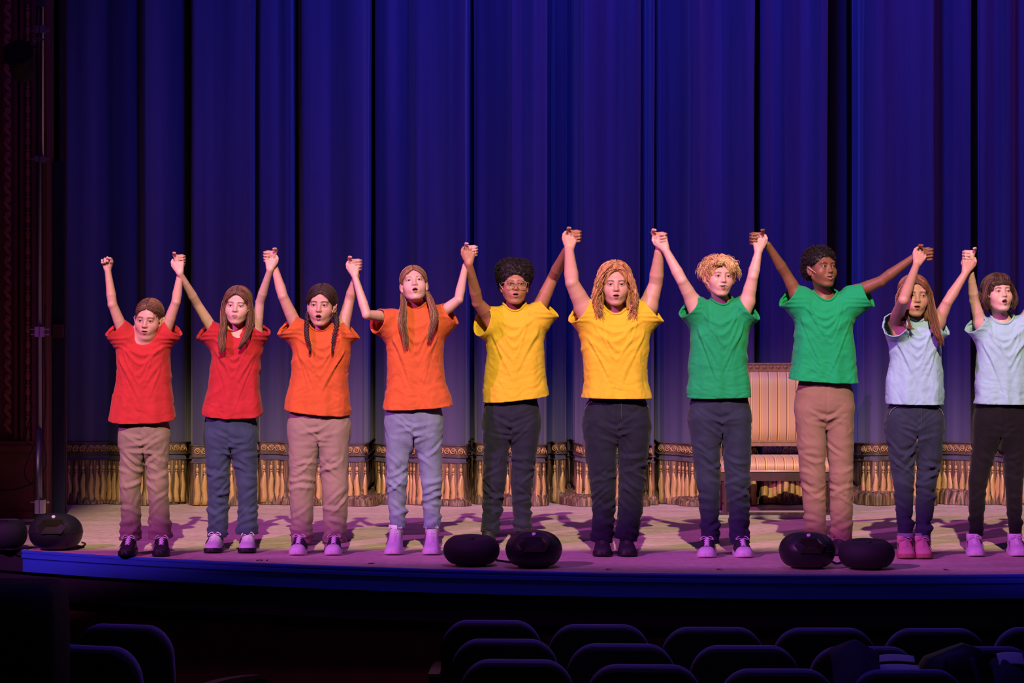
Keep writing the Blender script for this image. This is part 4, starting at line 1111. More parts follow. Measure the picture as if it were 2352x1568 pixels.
# ------------------------------------------------------------------ clothes
def fabric_mat(name, color, kind='jersey'):
    m, nt, b = new_mat(name)
    tc = nt.nodes.new('ShaderNodeTexCoord')
    c = np.array(color)
    nz = nt.nodes.new('ShaderNodeTexNoise'); nz.inputs['Scale'].default_value = 14; nz.inputs['Detail'].default_value = 5
    nt.links.new(tc.outputs['Object'], nz.inputs['Vector'])
    r = nt.nodes.new('ShaderNodeMix'); r.data_type = 'RGBA'
    v = .06 if kind == 'jersey' else (.38 if kind == 'denim' else .12)
    r.inputs[6].default_value = (*np.clip(c * (1 - v), 0, 1), 1); r.inputs[7].default_value = (*np.clip(c * (1 + v), 0, 1), 1)
    nt.links.new(nz.outputs['Fac'], r.inputs[0]); nt.links.new(r.outputs[2], b.inputs['Base Color'])
    b.inputs['Roughness'].default_value = .85; b.inputs['Specular IOR Level'].default_value = .2
    b.inputs['Sheen Weight'].default_value = .08
    n2 = nt.nodes.new('ShaderNodeTexNoise'); n2.inputs['Scale'].default_value = 55 if kind == 'jersey' else 70; n2.inputs['Detail'].default_value = 4
    mp = nt.nodes.new('ShaderNodeMapping'); mp.inputs['Scale'].default_value = (1, 1, 2.2)
    nt.links.new(tc.outputs['Object'], mp.inputs[0]); nt.links.new(mp.outputs[0], n2.inputs['Vector'])
    bp = nt.nodes.new('ShaderNodeBump'); bp.inputs['Strength'].default_value = .22; bp.inputs['Distance'].default_value = .006
    nt.links.new(n2.outputs['Fac'], bp.inputs['Height']); nt.links.new(bp.outputs[0], b.inputs['Normal'])
    return m

def clip_mesh(V, Q, fields):
    """cut a quad or triangle mesh along the zero lines of fields; the positive side goes."""
    T = np.concatenate([Q[:, [0, 1, 2]], Q[:, [0, 2, 3]]]) if Q.shape[1] == 4 else Q
    for fn in fields:
        f = fn(V)
        f = np.where(np.abs(f) < 2e-5, -2e-5, f)
        pos = f[T] > 0; n = pos.sum(1)
        keep = [T[n == 0]]
        E = []
        one = T[n == 1]; two = T[n == 2]
        def rot(A, P_):           # bring the odd corner to the front
            k = np.argmax(P_, 1); r = np.arange(len(A))
            return np.stack([A[r, k], A[r, (k + 1) % 3], A[r, (k + 2) % 3]], 1)
        one = rot(one, pos[n == 1]); two = rot(two, ~pos[n == 2])
        pairs = np.concatenate([one[:, [0, 1]], one[:, [0, 2]], two[:, [0, 1]], two[:, [0, 2]]])
        key = np.sort(pairs, 1); uq, inv = np.unique(key, axis=0, return_inverse=True); inv = inv.ravel()
        a, b = uq[:, 0], uq[:, 1]; t = f[a] / (f[a] - f[b])
        nv = V[a] + (V[b] - V[a]) * t[:, None]
        idx = len(V) + inv; m1, m2 = len(one), len(two)
        p1, p2 = idx[:m1], idx[m1:2*m1]; q1, q2 = idx[2*m1:2*m1+m2], idx[2*m1+m2:]
        keep += [np.stack([p1, one[:, 1], one[:, 2]], 1), np.stack([p1, one[:, 2], p2], 1), np.stack([two[:, 0], q1, q2], 1)]
        V = np.concatenate([V, nv]); T = np.concatenate(keep)
    # keep the largest connected piece
    lab = np.arange(len(V))
    for _ in range(400):
        m = lab[T].min(1); new = lab.copy()
        for c in range(3): np.minimum.at(new, T[:, c], m)
        new = new[new]
        if (new == lab).all(): break
        lab = new
    ids, cnt = np.unique(lab[T[:, 0]], return_counts=True)
    T = T[lab[T[:, 0]] == ids[np.argmax(cnt)]]
    used = np.unique(T); mp = np.full(len(V), -1); mp[used] = np.arange(len(used))
    return V[used], mp[T]

def to_bm(V, T):
    me = make_mesh('tmp', V, T); bm = bmesh.new(); bm.from_mesh(me); bpy.data.meshes.remove(me)
    bmesh.ops.remove_doubles(bm, verts=bm.verts, dist=.0016)
    bm.normal_update(); return bm

def hem_in(bm, thick=.004, depth=.016):
    bm.normal_update()
    be = [e for e in bm.edges if e.is_boundary]
    nb = {}
    for e in be:
        a, b = e.verts; nb.setdefault(a, []).append(b); nb.setdefault(b, []).append(a)
    for _ in range(5):
        new = {v: v.co * .5 + sum((q.co for q in n), Vector()) / len(n) * .5 for v, n in nb.items() if len(n) == 2}
        for v, c in new.items(): v.co = c
    bm.normal_update()
    nrm = {v: v.normal.copy() for v in nb}; inw = {}
    for v in nb:
        w = Vector()
        for f in v.link_faces: w += (f.calc_center_median() - v.co)
        w -= nrm[v] * w.dot(nrm[v]); inw[v] = w.normalized() if w.length > 1e-9 else Vector()
    for _ in range(8):
        n2 = {v: (nrm[v] + sum((nrm[q] for q in n), Vector())).normalized() for v, n in nb.items()}
        i2 = {v: (inw[v] + sum((inw[q] for q in n), Vector())).normalized() for v, n in nb.items()}
        nrm, inw = n2, i2
    r1 = {v: bm.verts.new(v.co - nrm[v] * thick) for v in nb}
    r2 = {v: bm.verts.new(v.co - nrm[v] * thick * 1.6 + inw[v] * depth) for v in nb}
    for e in be:
        a, b = e.verts
        lp = e.link_loops[0]
        if lp.vert is a: a, b = b, a
        for p_, q_ in ((r1, None), (r2, r1)):
            A0, B0 = (a, b) if q_ is None else (q_[a], q_[b])
            try: bm.faces.new((A0, B0, p_[b], p_[a]))
            except ValueError: pass

def boundary_loops(bm):
    be = set(e for e in bm.edges if e.is_boundary); loops = []
    while be:
        e = be.pop(); a, b = e.verts; loop = [a, b]
        while True:
            nx = None
            for q in loop[-1].link_edges:
                if q in be: nx = q; break
            if nx is None: break
            be.discard(nx); o = nx.other_vert(loop[-1])
            if o is loop[0]: break
            loop.append(o)
        loops.append(np.array([v.co for v in loop]))
    return loops

def bm_obj(bm, name, mat, parent):
    off = world_loc(parent)
    bmesh.ops.translate(bm, verts=bm.verts, vec=Vector(-off))
    me = bpy.data.meshes.new(name); bm.to_mesh(me); bm.free()
    me.polygons.foreach_set('use_smooth', np.ones(len(me.polygons), dtype=bool))
    return obj(name, me, mat, parent)

def build_shirt(p, root, mat):
    d = p['d']; X = lambda px: PX(px, d); Z = lambda py: PZ(py, d)
    rng = np.random.RandomState(p['n'] * 7 + 1)
    wz, wl, wr_ = p['waist']; (hlx, hly), (hcx, hcy), (hrx, hry) = p['hem']
    a0, ay0, a1, ay1 = p['armp']
    col = np.array([X(p['collar'][0]), d, Z(p['collar'][1])])
    neck_c = np.array([col[0], d + .025, col[2]])
    zh = Z(max(hly, hry, hcy)) - .06
    az = Z((ay0 + ay1) / 2)
    shz = (P(*p['shR'], d)[2] + P(*p['shL'], d)[2]) / 2
    # stations of the torso, bottom to top: z, centre, half width, half depth
    bulk = (X(a1) - X(a0)) / .31
    st = [(zh, X((hlx + hrx) / 2), (X(hrx) - X(hlx)) / 2 * 1.0, .125 * bulk**.5), (Z((hly + hry) / 2), X((hlx + hrx) / 2), (X(hrx) - X(hlx)) / 2, .125 * bulk**.5),
          (Z(wz), X((wl + wr_) / 2), (X(wr_) - X(wl)) / 2, .118 * bulk**.5), ((Z(wz) + az) / 2, (X((wl + wr_) / 2) + X((a0 + a1) / 2)) / 2, ((X(wr_) - X(wl)) / 2 + (X(a1) - X(a0)) / 2) / 2 * .985, .118 * bulk**.5),
          (az, X((a0 + a1) / 2), (X(a1) - X(a0)) / 2, .116 * bulk**.5), (az * .45 + col[2] * .55, col[0] * .5 + X((a0 + a1) / 2) * .5, (X(a1) - X(a0)) / 2 * .88, .100 * bulk**.5),
          (col[2] + .005, col[0], (X(a1) - X(a0)) / 2 * .60, .066 * bulk**.5), (col[2] + .05, col[0], (X(a1) - X(a0)) / 2 * .34, .048)]
    st = sorted(st)
    zz = np.array([q[0] for q in st]); 
    fx = lambda z, i: np.interp(z, zz, [q[i] for q in st])
    # room for the grid
    ends = {}
    for k in 'RL':
        ex, ey, er = p['sl' + k]
        ends[k] = (P(ex, ey, d - .005 + p['eh' + k] * .35), er * .93 / FPX * d)
    xs = [v[0][0] for v in ends.values()] + [X(hlx), X(hrx)]
    x0, x1 = min(xs) - .13, max(xs) + .13
    z1 = max(max(v[0][2] for v in ends.values()) + .15, col[2] + .12)
    ymin = min(min(v[0][1] for v in ends.values()) - .12, d - .19)
    h = .0066
    g = Grid(np.arange(x0, x1, h), np.arange(ymin, d + .20, h), np.arange(zh, z1, h))
    s = g.sl((x0, ymin, zh), (x1, d + .2, col[2] + .06)); XX, YY, ZZ = g.pts(s)
    zv = g.z[s[2]]
    cx = fx(zv, 1)[None, None, :]; a = fx(zv, 2)[None, None, :]; b = fx(zv, 3)[None, None, :]
    e = 2.35
    dist = ((np.abs((XX - cx) / a)**e + np.abs((YY - d - .02) / b)**e)**(1 / e) - 1) * np.minimum(a, b) * 1.15
    dist = np.maximum(dist, (ZZ - col[2] - .035))
    g.apply(s, dist.astype(np.float32), .01, 'add')
    cw = p['colw'] / 2 / FPX * d
    g.cap(neck_c - [0, 0, .05], neck_c + [0, .012, .025], cw * 1.12, cw * .95, .03)
    cuts = []
    for k in 'RL':
        E, r = ends[k]; S = P(*p['sh' + k], d + .015)
        el = P(*p['el' + k], d + .01 + p['eh' + k])
        ac = X((a0 + a1) / 2)
        root_pt = np.array([ac + (S[0] - ac) * .62, d + .02, az * .55 + shz * .45])
        ax = unit(E - root_pt)
        g.cap(root_pt, E, r * 1.45, r * 1.0, .032)
        g.cap(S * .6 + root_pt * .4, E, r * 1.15, r, .02)
        g.cap(E, E + ax * .09, r * 1.0, r * 1.05, .004)
        n = unit(ax * .9 + unit(el - S) * .30)
        def sel(c, E=E, ax=ax, r=r, n=n):
            w = c - E; t = w @ ax
            return np.minimum(w @ n, r * 2.2 - np.linalg.norm(w - t[:, None] * ax, axis=1))
        cuts.append(sel)
    # hem
    ph = np.array([X((hlx + hrx) / 2), d + .02, Z((hly + hry) / 2)])
    slope = (Z(hry) - Z(hly)) / (X(hrx) - X(hlx))
    drop = (Z(hcy) - (Z(hly) + (Z(hry) - Z(hly)) * (hcx - hlx) / (hrx - hlx)))
    tilt = np.clip(-drop / .14, 0, .3)
    nh = unit([slope, tilt * .9, -1.0])
    ph2 = ph.copy()
    cuts.append(lambda c: (c - ph2) @ nh)
    # collar
    nc = unit([0, -.30, 1.0]); xa = np.array([1., 0, 0]); ya = np.cross(nc, xa)
    c0 = np.array([neck_c[0], neck_c[1] - .006, col[2]])
    def selc(c):
        w = c - c0
        return np.minimum(cw * 1.04 - np.hypot((w @ xa), (w @ ya) * .94), w @ nc + .05)
    cuts.append(selc)
    V, Q = g.surface()
    V = smooth_verts(V, Q, 2, .5)
    N = vert_normals(V, Q)
    # folds
    cxv = fx(V[:, 2], 1); av = fx(V[:, 2], 2)
    u = (V[:, 0] - cxv) / av; zb = ph[2]; v = (V[:, 2] - zb) / (col[2] - zb)
    fm = np.clip(-N[:, 1] * 1.6, 0, 1)
    disp = np.zeros(len(V))
    def ridge(dd, w): return np.exp(-(dd / w)**2)
    amp = .0085 * p.get('wrs', 1)
    # drape: shallow U folds hung between the shoulders
    nU = 4
    for i in range(nU):
        vb = .80 - .115 * i + rng.uniform(-.02, .02); cu = rng.uniform(-.15, .15); wd = .78 - .09 * i
        curve = vb + (.93 + .0 * i - vb) * (np.abs(u - cu) / wd)**1.7
        m = np.clip((wd - np.abs(u - cu)) / .15, 0, 1)
        disp += amp * (.85 - .12 * i) * fm * m * (ridge(v - curve, .026) - .6 * ridge(v - curve - .05, .032))
    # pulls from each armpit across the chest and down
    for sx in (-1, 1):
        for i in range(4):
            ang = rng.uniform(.5, 2.6); v0 = .82 - .03 * i + rng.uniform(-.03, .03); u0 = sx * (.92 - .05 * i)
            t = (u0 - u) * sx
            curve = v0 - ang * .33 * t - .10 * t * t
            m = np.clip(t / .08, 0, 1) * np.clip((.95 - .1 * i - t) / .3, 0, 1)
            disp += amp * rng.uniform(.28, .58) * fm * m * (ridge(v - curve, .036) - .5 * ridge(v - curve + .06, .040))
        # pulls towards the sleeve
        for i in range(3):
            curve = .93 + .05 * i - (.22 - .05 * i) * np.clip(1 - sx * u, 0, 2)**1.3
            m = np.clip((sx * u - .35) / .2, 0, 1)
            disp += amp * .6 * m * ridge(v - curve, .018)
    # long vertical flutes at the sides near the hem
    flute = np.sin(u * rng.uniform(6, 8) + rng.uniform(0, 6)) * .5 + np.sin(u * rng.uniform(11, 14) + rng.uniform(0, 6)) * .5
    disp += .0065 * flute * np.clip((.65 - v) / .5, 0, 1)
    back = np.clip(N[:, 1], 0, 1); disp += back * .006 * np.sin(u * 9)
    # crumple
    pn = V * np.array([16, 16, 30.0]); cr = vnoise(pn + 3 * vnoise(V * 9, p['n'])[:, None], p['n'])
    disp += .0026 * (1 - np.abs(cr) * 2) * np.clip(1.1 - v, .15, 1)
    disp += .0010 * vnoise(V * 60, p['n'] + 50)
    sg = np.sign(u + 1e-6)[:, None]
    dg = V[:, [0, 2]] @ np.array([[.8, .6], [-.6, .8]]); dgl = V[:, [0, 2]] @ np.array([[.8, -.6], [.6, .8]])
    dg = np.where(sg > 0, dg, dgl)
    f1 = vnoise(np.column_stack([dg[:, 0] * 5, V[:, 1] * 4, dg[:, 1] * 15]) + p['n'], p['n'] + 70)
    disp += .0058 * (1 - 2 * np.abs(f1)) * np.clip(np.abs(u) * 1.3, .25, 1)
    # sleeves get rings of small folds
    V = V + N * np.clip(disp, -.012, .02)[:, None]
    V, Q = clip_mesh(V, Q, cuts)
    bm = to_bm(V, Q)
    loops = boundary_loops(bm)
    hem_in(bm)
    shirt = bm_obj(bm, 't_shirt', mat, root)
    # ribbed collar and hem stitching follow the cut edges
    for L in loops:
        c = L.mean(0)
        if len(L) < 12: continue
        if abs(c[2] - col[2]) < .25 and np.hypot(c[0] - neck_c[0], c[1] - neck_c[1]) < cw * 1.5 and np.ptp(L[:, 0]) < cw * 5:
            m = len(L); Ls = L.copy()
            for _ in range(4): Ls = (np.roll(Ls, 1, 0) + Ls * 2 + np.roll(Ls, -1, 0)) / 4
            Ls = np.vstack([Ls, Ls[:1]])
            mb = MB(); mb.tube(Ls + np.array([0, 0, .003]), .0065, 6, cap=False); mb.build('collar', mat, shirt, True)
    return shirt

def build_trousers(p, root, mat):
    d = p['d']; X = lambda px: PX(px, d); Z = lambda py: PZ(py, d)
    hl, hr, hy = p['hip']; cx = X((hl + hr) / 2); a = (X(hr) - X(hl)) / 2
    top = Z(min(q[1] for q in p['hem'])) + .10
    zc = Z(p['crotch']); hz = Z(hy)
    bot = min(Z(leg[3][1]) for leg in p['legs']) - .06
    h = .0074
    xs = [X(leg[i][0] - leg[i][2]) for leg in p['legs'] for i in range(4)] + [X(leg[i][0] + leg[i][2]) for leg in p['legs'] for i in range(4)] + [X(hl), X(hr)]
    b = .105 * (a / .155)**.4
    g = Grid(np.arange(min(xs) - .04, max(xs) + .04, h), np.arange(d - .19, d + .20, h), np.arange(bot, top + .02, h))
    y0 = d + .02
    g.ell((cx, y0 + .01, hz), (a, b, .17), .0)
    g.ell((cx, y0 + .01, hz + .06), (a * .94, b * .95, .17), .02)
    cuts = []
    for leg in p['legs']:
        rs = [q[2] / FPX * d for q in leg]
        yoff = [0, -.005, .012, .012]
        pts = [P(q[0], q[1], y0 + yo) for q, yo in zip(leg, yoff)]
        sd = np.sign(pts[0][0] - cx)
        rt = a * .5
        hp = np.array([cx + sd * (a - rt * 1.02), y0, max(zc + .05, hz - .03)])
        g.cap(hp, pts[0], rt * 1.02, rs[0], .018)
        for i in range(3): g.cap(pts[i], pts[i+1], rs[i], rs[i+1], .008)
        ax = unit(pts[3] - pts[2])
        g.cap(pts[3], pts[3] + ax * .06, rs[3] * 1.04, rs[3] * 1.04, .002)
        c3, r3 = pts[3], rs[3]
        nn = unit(ax + np.array([0, .10, 0]))
        cuts.append(lambda c, c3=c3, nn=nn, sd=sd: np.minimum((c - c3) @ nn, ((c[:, 0] - cx) * sd + .02) * 10))
    cuts.append(lambda c: c[:, 2] - (top - .01))
    # the legs stay apart below the crotch
    zq = g.z.astype(float)
    lcs = [np.interp(zq, [Z(q[1]) for q in leg][::-1], [X(q[0]) for q in leg][::-1]) for leg in p['legs']]
    xmz = ((lcs[0] + lcs[1]) / 2)[None, None, :]
    full = (slice(None),) * 3; XX, YY, ZZ = g.pts(full)
    slab = np.maximum(np.abs(XX - xmz) - .0035, ZZ - (zc - .03)) + 0 * YY
    g.apply(full, slab.astype(np.float32), .012, 'sub')
    V, Q = g.surface(); V = smooth_verts(V, Q, 2, .5); N = vert_normals(V, Q)
    rng = np.random.RandomState(p['n'] * 13)
    w = p['wr']; disp = np.zeros(len(V))
    zkn = np.mean([Z(leg[1][1]) for leg in p['legs']]); zan = np.mean([Z(leg[3][1]) for leg in p['legs']])
    near = lambda z, s: np.exp(-((V[:, 2] - z) / s)**2)
    for i, leg in enumerate(p['legs']):
        lx = np.interp(V[:, 2], [Z(q[1]) for q in leg][::-1], [X(q[0]) for q in leg][::-1])
        on = (V[:, 0] - cx) * (X(leg[0][0]) - cx) > 0
        q = (V[:, 0] - lx) / .07
        # slanting pulls round the knee, stacked folds at the ankle, whiskers at the hip
        for _ in range(8):
            z0 = zkn + rng.uniform(-.16, .16); sl = rng.uniform(-.07, .07); cu = rng.uniform(-.03, .03)
            qc = rng.uniform(-.9, .9)
            disp += on * w * .0105 * rng.uniform(.5, 1.1) * np.exp(-((q - qc) / .75)**2) * np.clip(.35 - N[:, 1], 0, 1) * (np.exp(-((V[:, 2] - z0 - sl * q - cu * q * q) / .011)**2) - .7 * np.exp(-((V[:, 2] - z0 - sl * q - cu * q * q - .022) / .013)**2))
        for _ in range(4):
            z0 = zan + rng.uniform(.01, .14); sl = rng.uniform(-.06, .06); cu = rng.uniform(-.025, .02); qc = rng.uniform(-.9, .9)
            disp += on * w * .0105 * rng.uniform(.5, 1.0) * np.exp(-((q - qc) / .8)**2) * (np.exp(-((V[:, 2] - z0 - sl * q - cu * q * q) / .013)**2) - .6 * np.exp(-((V[:, 2] - z0 - sl * q - cu * q * q - .024) / .014)**2))
        for _ in range(4):
            z0 = zc + rng.uniform(-.06, .05); sd = np.sign(X(leg[0][0]) - cx)
            t = (V[:, 0] - cx) * sd
            sl = rng.uniform(-.2, .9)
            disp += on * w * .0085 * (np.exp(-((V[:, 2] - z0 - sl * t) / .010)**2) - .6 * np.exp(-((V[:, 2] - z0 - sl * t - .02) / .012)**2)) * np.clip(1 - t / .13, 0, 1) * np.clip(-N[:, 1] * 1.4, 0, 1)
    cr = vnoise((V @ np.array([[.8, 0, .6], [0, 1, 0], [-.6, 0, .8]])) * np.array([14, 14, 24]) + 2 * vnoise(V * 7, p['n'])[:, None], p['n'] + 9)
    disp += w * .0032 * (1 - 2 * np.abs(cr))
    lc = [np.interp(V[:, 2], [Z(q[1]) for q in leg][::-1], [X(q[0]) for q in leg][::-1]) for leg in p['legs']]
    xm = (lc[0] + lc[1]) / 2
    disp -= .003 * np.exp(-((V[:, 0] - xm) / .013)**2) * np.clip((zc + .02 - V[:, 2]) / .03, 0, 1)
    disp -= .005 * np.clip(-N[:, 1] * 1.4, 0, 1) * np.exp(-((V[:, 0] - cx) / .03)**2 - ((V[:, 2] - zc - .01) / .05)**2)
    # fly and seat seam, side seams
    front = np.clip(-N[:, 1] * 1.5, 0, 1)
    disp -= .004 * front * np.exp(-((V[:, 0] - cx) / .006)**2) * (V[:, 2] > zc)
    V = V + N * np.clip(disp, -.016, .022)[:, None]
    V2, T2 = clip_mesh(V, Q, cuts)
    bm = to_bm(V2, T2)
    hem_in(bm)
    t = bm_obj(bm, 'trousers', mat, root)
    st = MAT['stitch']
    if p['n'] in (6, 9):
        # pocket edges and fly stitching, laid on the cloth
        def drop(x, z):
            m = (np.abs(V[:, 0] - x) < .012) & (np.abs(V[:, 2] - z) < .012) & (N[:, 1] < -.1)
            if not m.any(): return None
            return np.array([x, V[m][:, 1].min() - .0008, z])
        zt = Z(max(q[1] for q in p['hem'])) - .004
        for sd in (-1, 1):
            pl = [drop(cx + sd * a * (.46 + .46 * math.sin(t_ * math.pi / 2)), zt - .055 * (1 - math.cos(t_ * math.pi / 2))) for t_ in np.linspace(0.05, 1, 9)]
            pl = [q for q in pl if q is not None]
            if len(pl) > 4:
                mb = MB(); mb.tube(pl, .0016, 4); mb.build('pocket_seam', st[1] if 'jeans' in p['trouser'] else mat, t, True)
        pl = [drop(cx + .022, z) for z in np.linspace(zt, max(zc + .02, zt - .12), 8)]
        pl = [q for q in pl if q is not None]
        if len(pl) > 4:
            mb = MB(); mb.tube(pl, .0014, 4); mb.build('fly_seam', st[0] if 'jeans' in p['trouser'] else mat, t, True)
    if p.get('cuff'):
        for leg in p['legs']:
            c = P(leg[3][0], leg[3][1], y0 + .012); r = leg[3][2] / FPX * d
            mb = MB()
            mb.lathe([(r * 1.02, .004), (r * 1.13, .0), (r * 1.15, .02), (r * 1.16, .042), (r * 1.12, .048), (r * 1.0, .046)], 24, c - [0, 0, .004])
            v, f = mb.arrays(); mb.build('turned_up_cuff', MAT['cuff'], t, True)
    return t

# ------------------------------------------------------------------ shoes
SHOE = {}
def shoe_mats():
    W = mat_plain('white_leather', (.62, .58, .60), .5, var=.06)
    B = mat_plain('black_suede', (.012, .011, .013), .7, var=.2)
    K = mat_plain('black_rubber', (.010, .010, .011), .5, var=.2)
    WR = mat_plain('white_rubber', (.66, .62, .62), .45, var=.06)
    PK = mat_plain('pink_suede', (.55, .24, .26), .8, var=.12)
    PR = mat_plain('gum_rubber', (.36, .13, .11), .6, var=.1)
    BC = mat_plain('black_canvas', (.016, .015, .02), .85, var=.2, bump=.2, bump_scale=500)
    G = mat_plain('grey_mesh', (.16, .15, .17), .8, var=.2)
    L = mat_plain('white_lace', (.68, .64, .66), .8, var=.05)
    LK = mat_plain('dark_lace', (.03, .03, .035), .8, var=.05)
    LI = mat_plain('lilac_leather', (.60, .50, .58), .55, var=.06)
    LP = mat_plain('pink_lace', (.50, .24, .27), .8, var=.05)
    SHOE.update(black_sneaker=(B, K, W, L, None), white_runner=(W, K, G, L, None), canvas=(BC, WR, WR, L, 'cap'), white_hightop=(W, WR, W, L, 'high'),
                black_shoe=(B, K, B, LK, None), dark_shoe=(B, K, B, LK, None), pink=(PK, PR, PK, LP, None), lilac=(LI, W, LI, L, None))
shoe_mats()

def build_shoe(p, root, cxpx, yaw, kind):
    up, so, ac, la, extra = SHOE[kind]
    d = p['d']; L = p['sl']; W = L * .205
    toe_y = d - .145
    cx = PX(cxpx, toe_y + .03)
    # under the trouser leg
    leg = min(p['legs'], key=lambda q: abs(q[3][0] - cxpx)); hx = PX(leg[3][0], d + .03)
    R = np.array(Matrix.Rotation(math.radians(yaw), 3, 'Z'))
    heel = np.array([hx * .6 + cx * .4, d + .07, 0]); toe = np.array([cx, toe_y, 0])
    ydir = unit(heel - toe); xdir = np.array([ydir[1], -ydir[0], 0]); 
    org = toe
    def w(v):
        v = np.asarray(v, float); return org + v[..., 0:1] * xdir + v[..., 1:2] * ydir + v[..., 2:3] * np.array([0, 0, 1.0])
    t = np.concatenate([[0, .006, .02, .045, .08], np.linspace(.12, .88, 11), [.93, .965, .988, 1.0]])
    hw = W * np.interp(t, [0, .006, .02, .045, .08, .12, .20, .30, .55, .80, .88, .93, .965, .988, 1], [.16, .34, .52, .68, .81, .90, .98, 1.0, .84, .78, .75, .68, .56, .38, .20])
    st = .028 if kind != 'black_sneaker' else .032
    sth = st * np.interp(t, [0, .1, .5, 1], [.85, .9, 1, 1.15])
    spring = np.interp(t, [0, .12, .3, 1], [.010, .003, 0, 0])
    hi = extra == 'high'
    top = np.interp(t, [0, .04, .12, .25, .40, .52, .60, .75, .92, 1], [.030, .044, .056, .064, .084, .108, .118, .115 if hi else .088, .110 if hi else .080, .085])
    if hi: top = np.interp(t, [0, .04, .12, .25, .40, .52, .60, .75, .92, 1], [.030, .044, .056, .066, .092, .128, .158, .158, .150, .11])
    root_shoe = None
    # upper
    rings = []
    for i, ti in enumerate(t):
        ring = []
        zb = spring[i] + sth[i] * .6
        for k in range(15):
            a = math.pi * k / 14
            c_, s_ = math.cos(a), math.sin(a)
            x = hw[i] * .95 * np.sign(c_) * abs(c_)**.75; z = zb + (top[i] - zb) * s_**.8
            ring.append((x, ti * L, z))
        rings.append(ring)
    mb = MB(); mb.loft(w(np.array(rings)), closed=True)
    shoe = mb.build('shoe', up, root, True)
    mb = MB(); rings = []
    for i, ti in enumerate(t):
        z0, z1 = spring[i], spring[i] + sth[i]; x = hw[i] * 1.06
        yy = (ti * 1.03 - .015) * L
        rings.append([(-x * .96, yy, z0), (-x, yy, z0 + .006), (-x, yy, z1 - .003), (-x * .95, yy, z1), (x * .95, yy, z1), (x, yy, z1 - .003), (x, yy, z0 + .006), (x * .96, yy, z0)])
    mb.loft(w(np.array(rings))); mb.build('sole', so, shoe, True)
    # tongue and laces
    nl = 7 if hi else 5
    mb = MB(); tl = np.linspace(.27, .60 if hi else .50, nl)
    for i, ti in enumerate(tl):
        zt = np.interp(ti, t, top); ww = W * .36
        p_ = [(-ww, ti * L, zt - .012), (-ww * .6, ti * L - .002, zt - .001), (0, ti * L - .004, zt + .003), (ww * .6, ti * L - .002, zt - .001), (ww, ti * L, zt - .012)]
        mb.tube(w(np.array(p_)), .0032, 5)
        if i < nl - 1:
            t2 = tl[i+1]; z2 = np.interp(t2, t, top)
            mb.tube(w(np.array([(-ww * .8, ti * L, zt - .004), (0, (ti + t2) / 2 * L, (zt + z2) / 2 + .004), (ww * .8, t2 * L, z2 - .004)])), .0026, 5)
            mb.tube(w(np.array([(ww * .8, ti * L, zt - .004), (0, (ti + t2) / 2 * L, (zt + z2) / 2 + .004), (-ww * .8, t2 * L, z2 - .004)])), .0026, 5)
    zt = np.interp(tl[-1], t, top)
    for sx in (-1, 1):
        mb.tube(w(catmull([(0, tl[-1] * L, zt + .004), (sx * .02, tl[-1] * L - .008, zt + .010), (sx * .038, tl[-1] * L - .012, zt - .006), (sx * .02, tl[-1] * L - .014, zt - .004), (0, tl[-1] * L - .004, zt + .002)], 14)), .0024, 5)
    mb.build('laces', la, shoe, True)
    # toe cap / mudguard and side panels
    mb = MB(); rings = []
    for ti in np.linspace(0.0, .20 if extra == 'cap' else .12, 7):
        i_hw = np.interp(ti, t, hw); zt = np.interp(ti, t, top); zb = np.interp(ti, t, spring) + .012
        ring = []
        for k in range(13):
            a = math.pi * k / 12; c_, s_ = math.cos(a), math.sin(a)
            ring.append((i_hw * 1.0 * np.sign(c_) * abs(c_)**.75, ti * L - .003, zb + (zt + .0025 - zb) * s_**.8))
        rings.append(ring)
    mb.loft(w(np.array(rings)), closed=False, cap=False)
    mb.build('toe_cap', ac if extra == 'cap' else up, shoe, True)
    if kind in ('black_sneaker', 'white_runner', 'lilac', 'white_hightop', 'pink'):
        for sx in (-1, 1):
            mb = MB(); a_, b_ = [], []
            for ti in np.linspace(.32, .78, 8):
                x = np.interp(ti, t, hw) * .97; zt = np.interp(ti, t, top)
                f0, f1 = .40 + .25 * (ti - .32), .62 + .2 * (ti - .32)
                a_.append((sx * (x + .0015), ti * L, .02 + zt * f0 * .8)); b_.append((sx * (x * .97 + .001), ti * L, .02 + zt * f1 * .8))
            mb.loft(w(np.array([a_, b_])), closed=False, cap=False); mb.build('side_panel', ac, shoe, True)
    # ankle cuff
    if hi or kind in ('pink', 'lilac'):
        mb = MB(); rr = .040
        mb.lathe([(rr, top.max() - .05), (rr * 1.05, top.max() - .02), (rr * 1.06, top.max() + .004), (rr * .96, top.max() + .006), (rr * .9, top.max() - .01)], 18, w(np.array([[0, .70 * L, 0]]))[0])
        mb.build('ankle_collar', up, shoe, True)
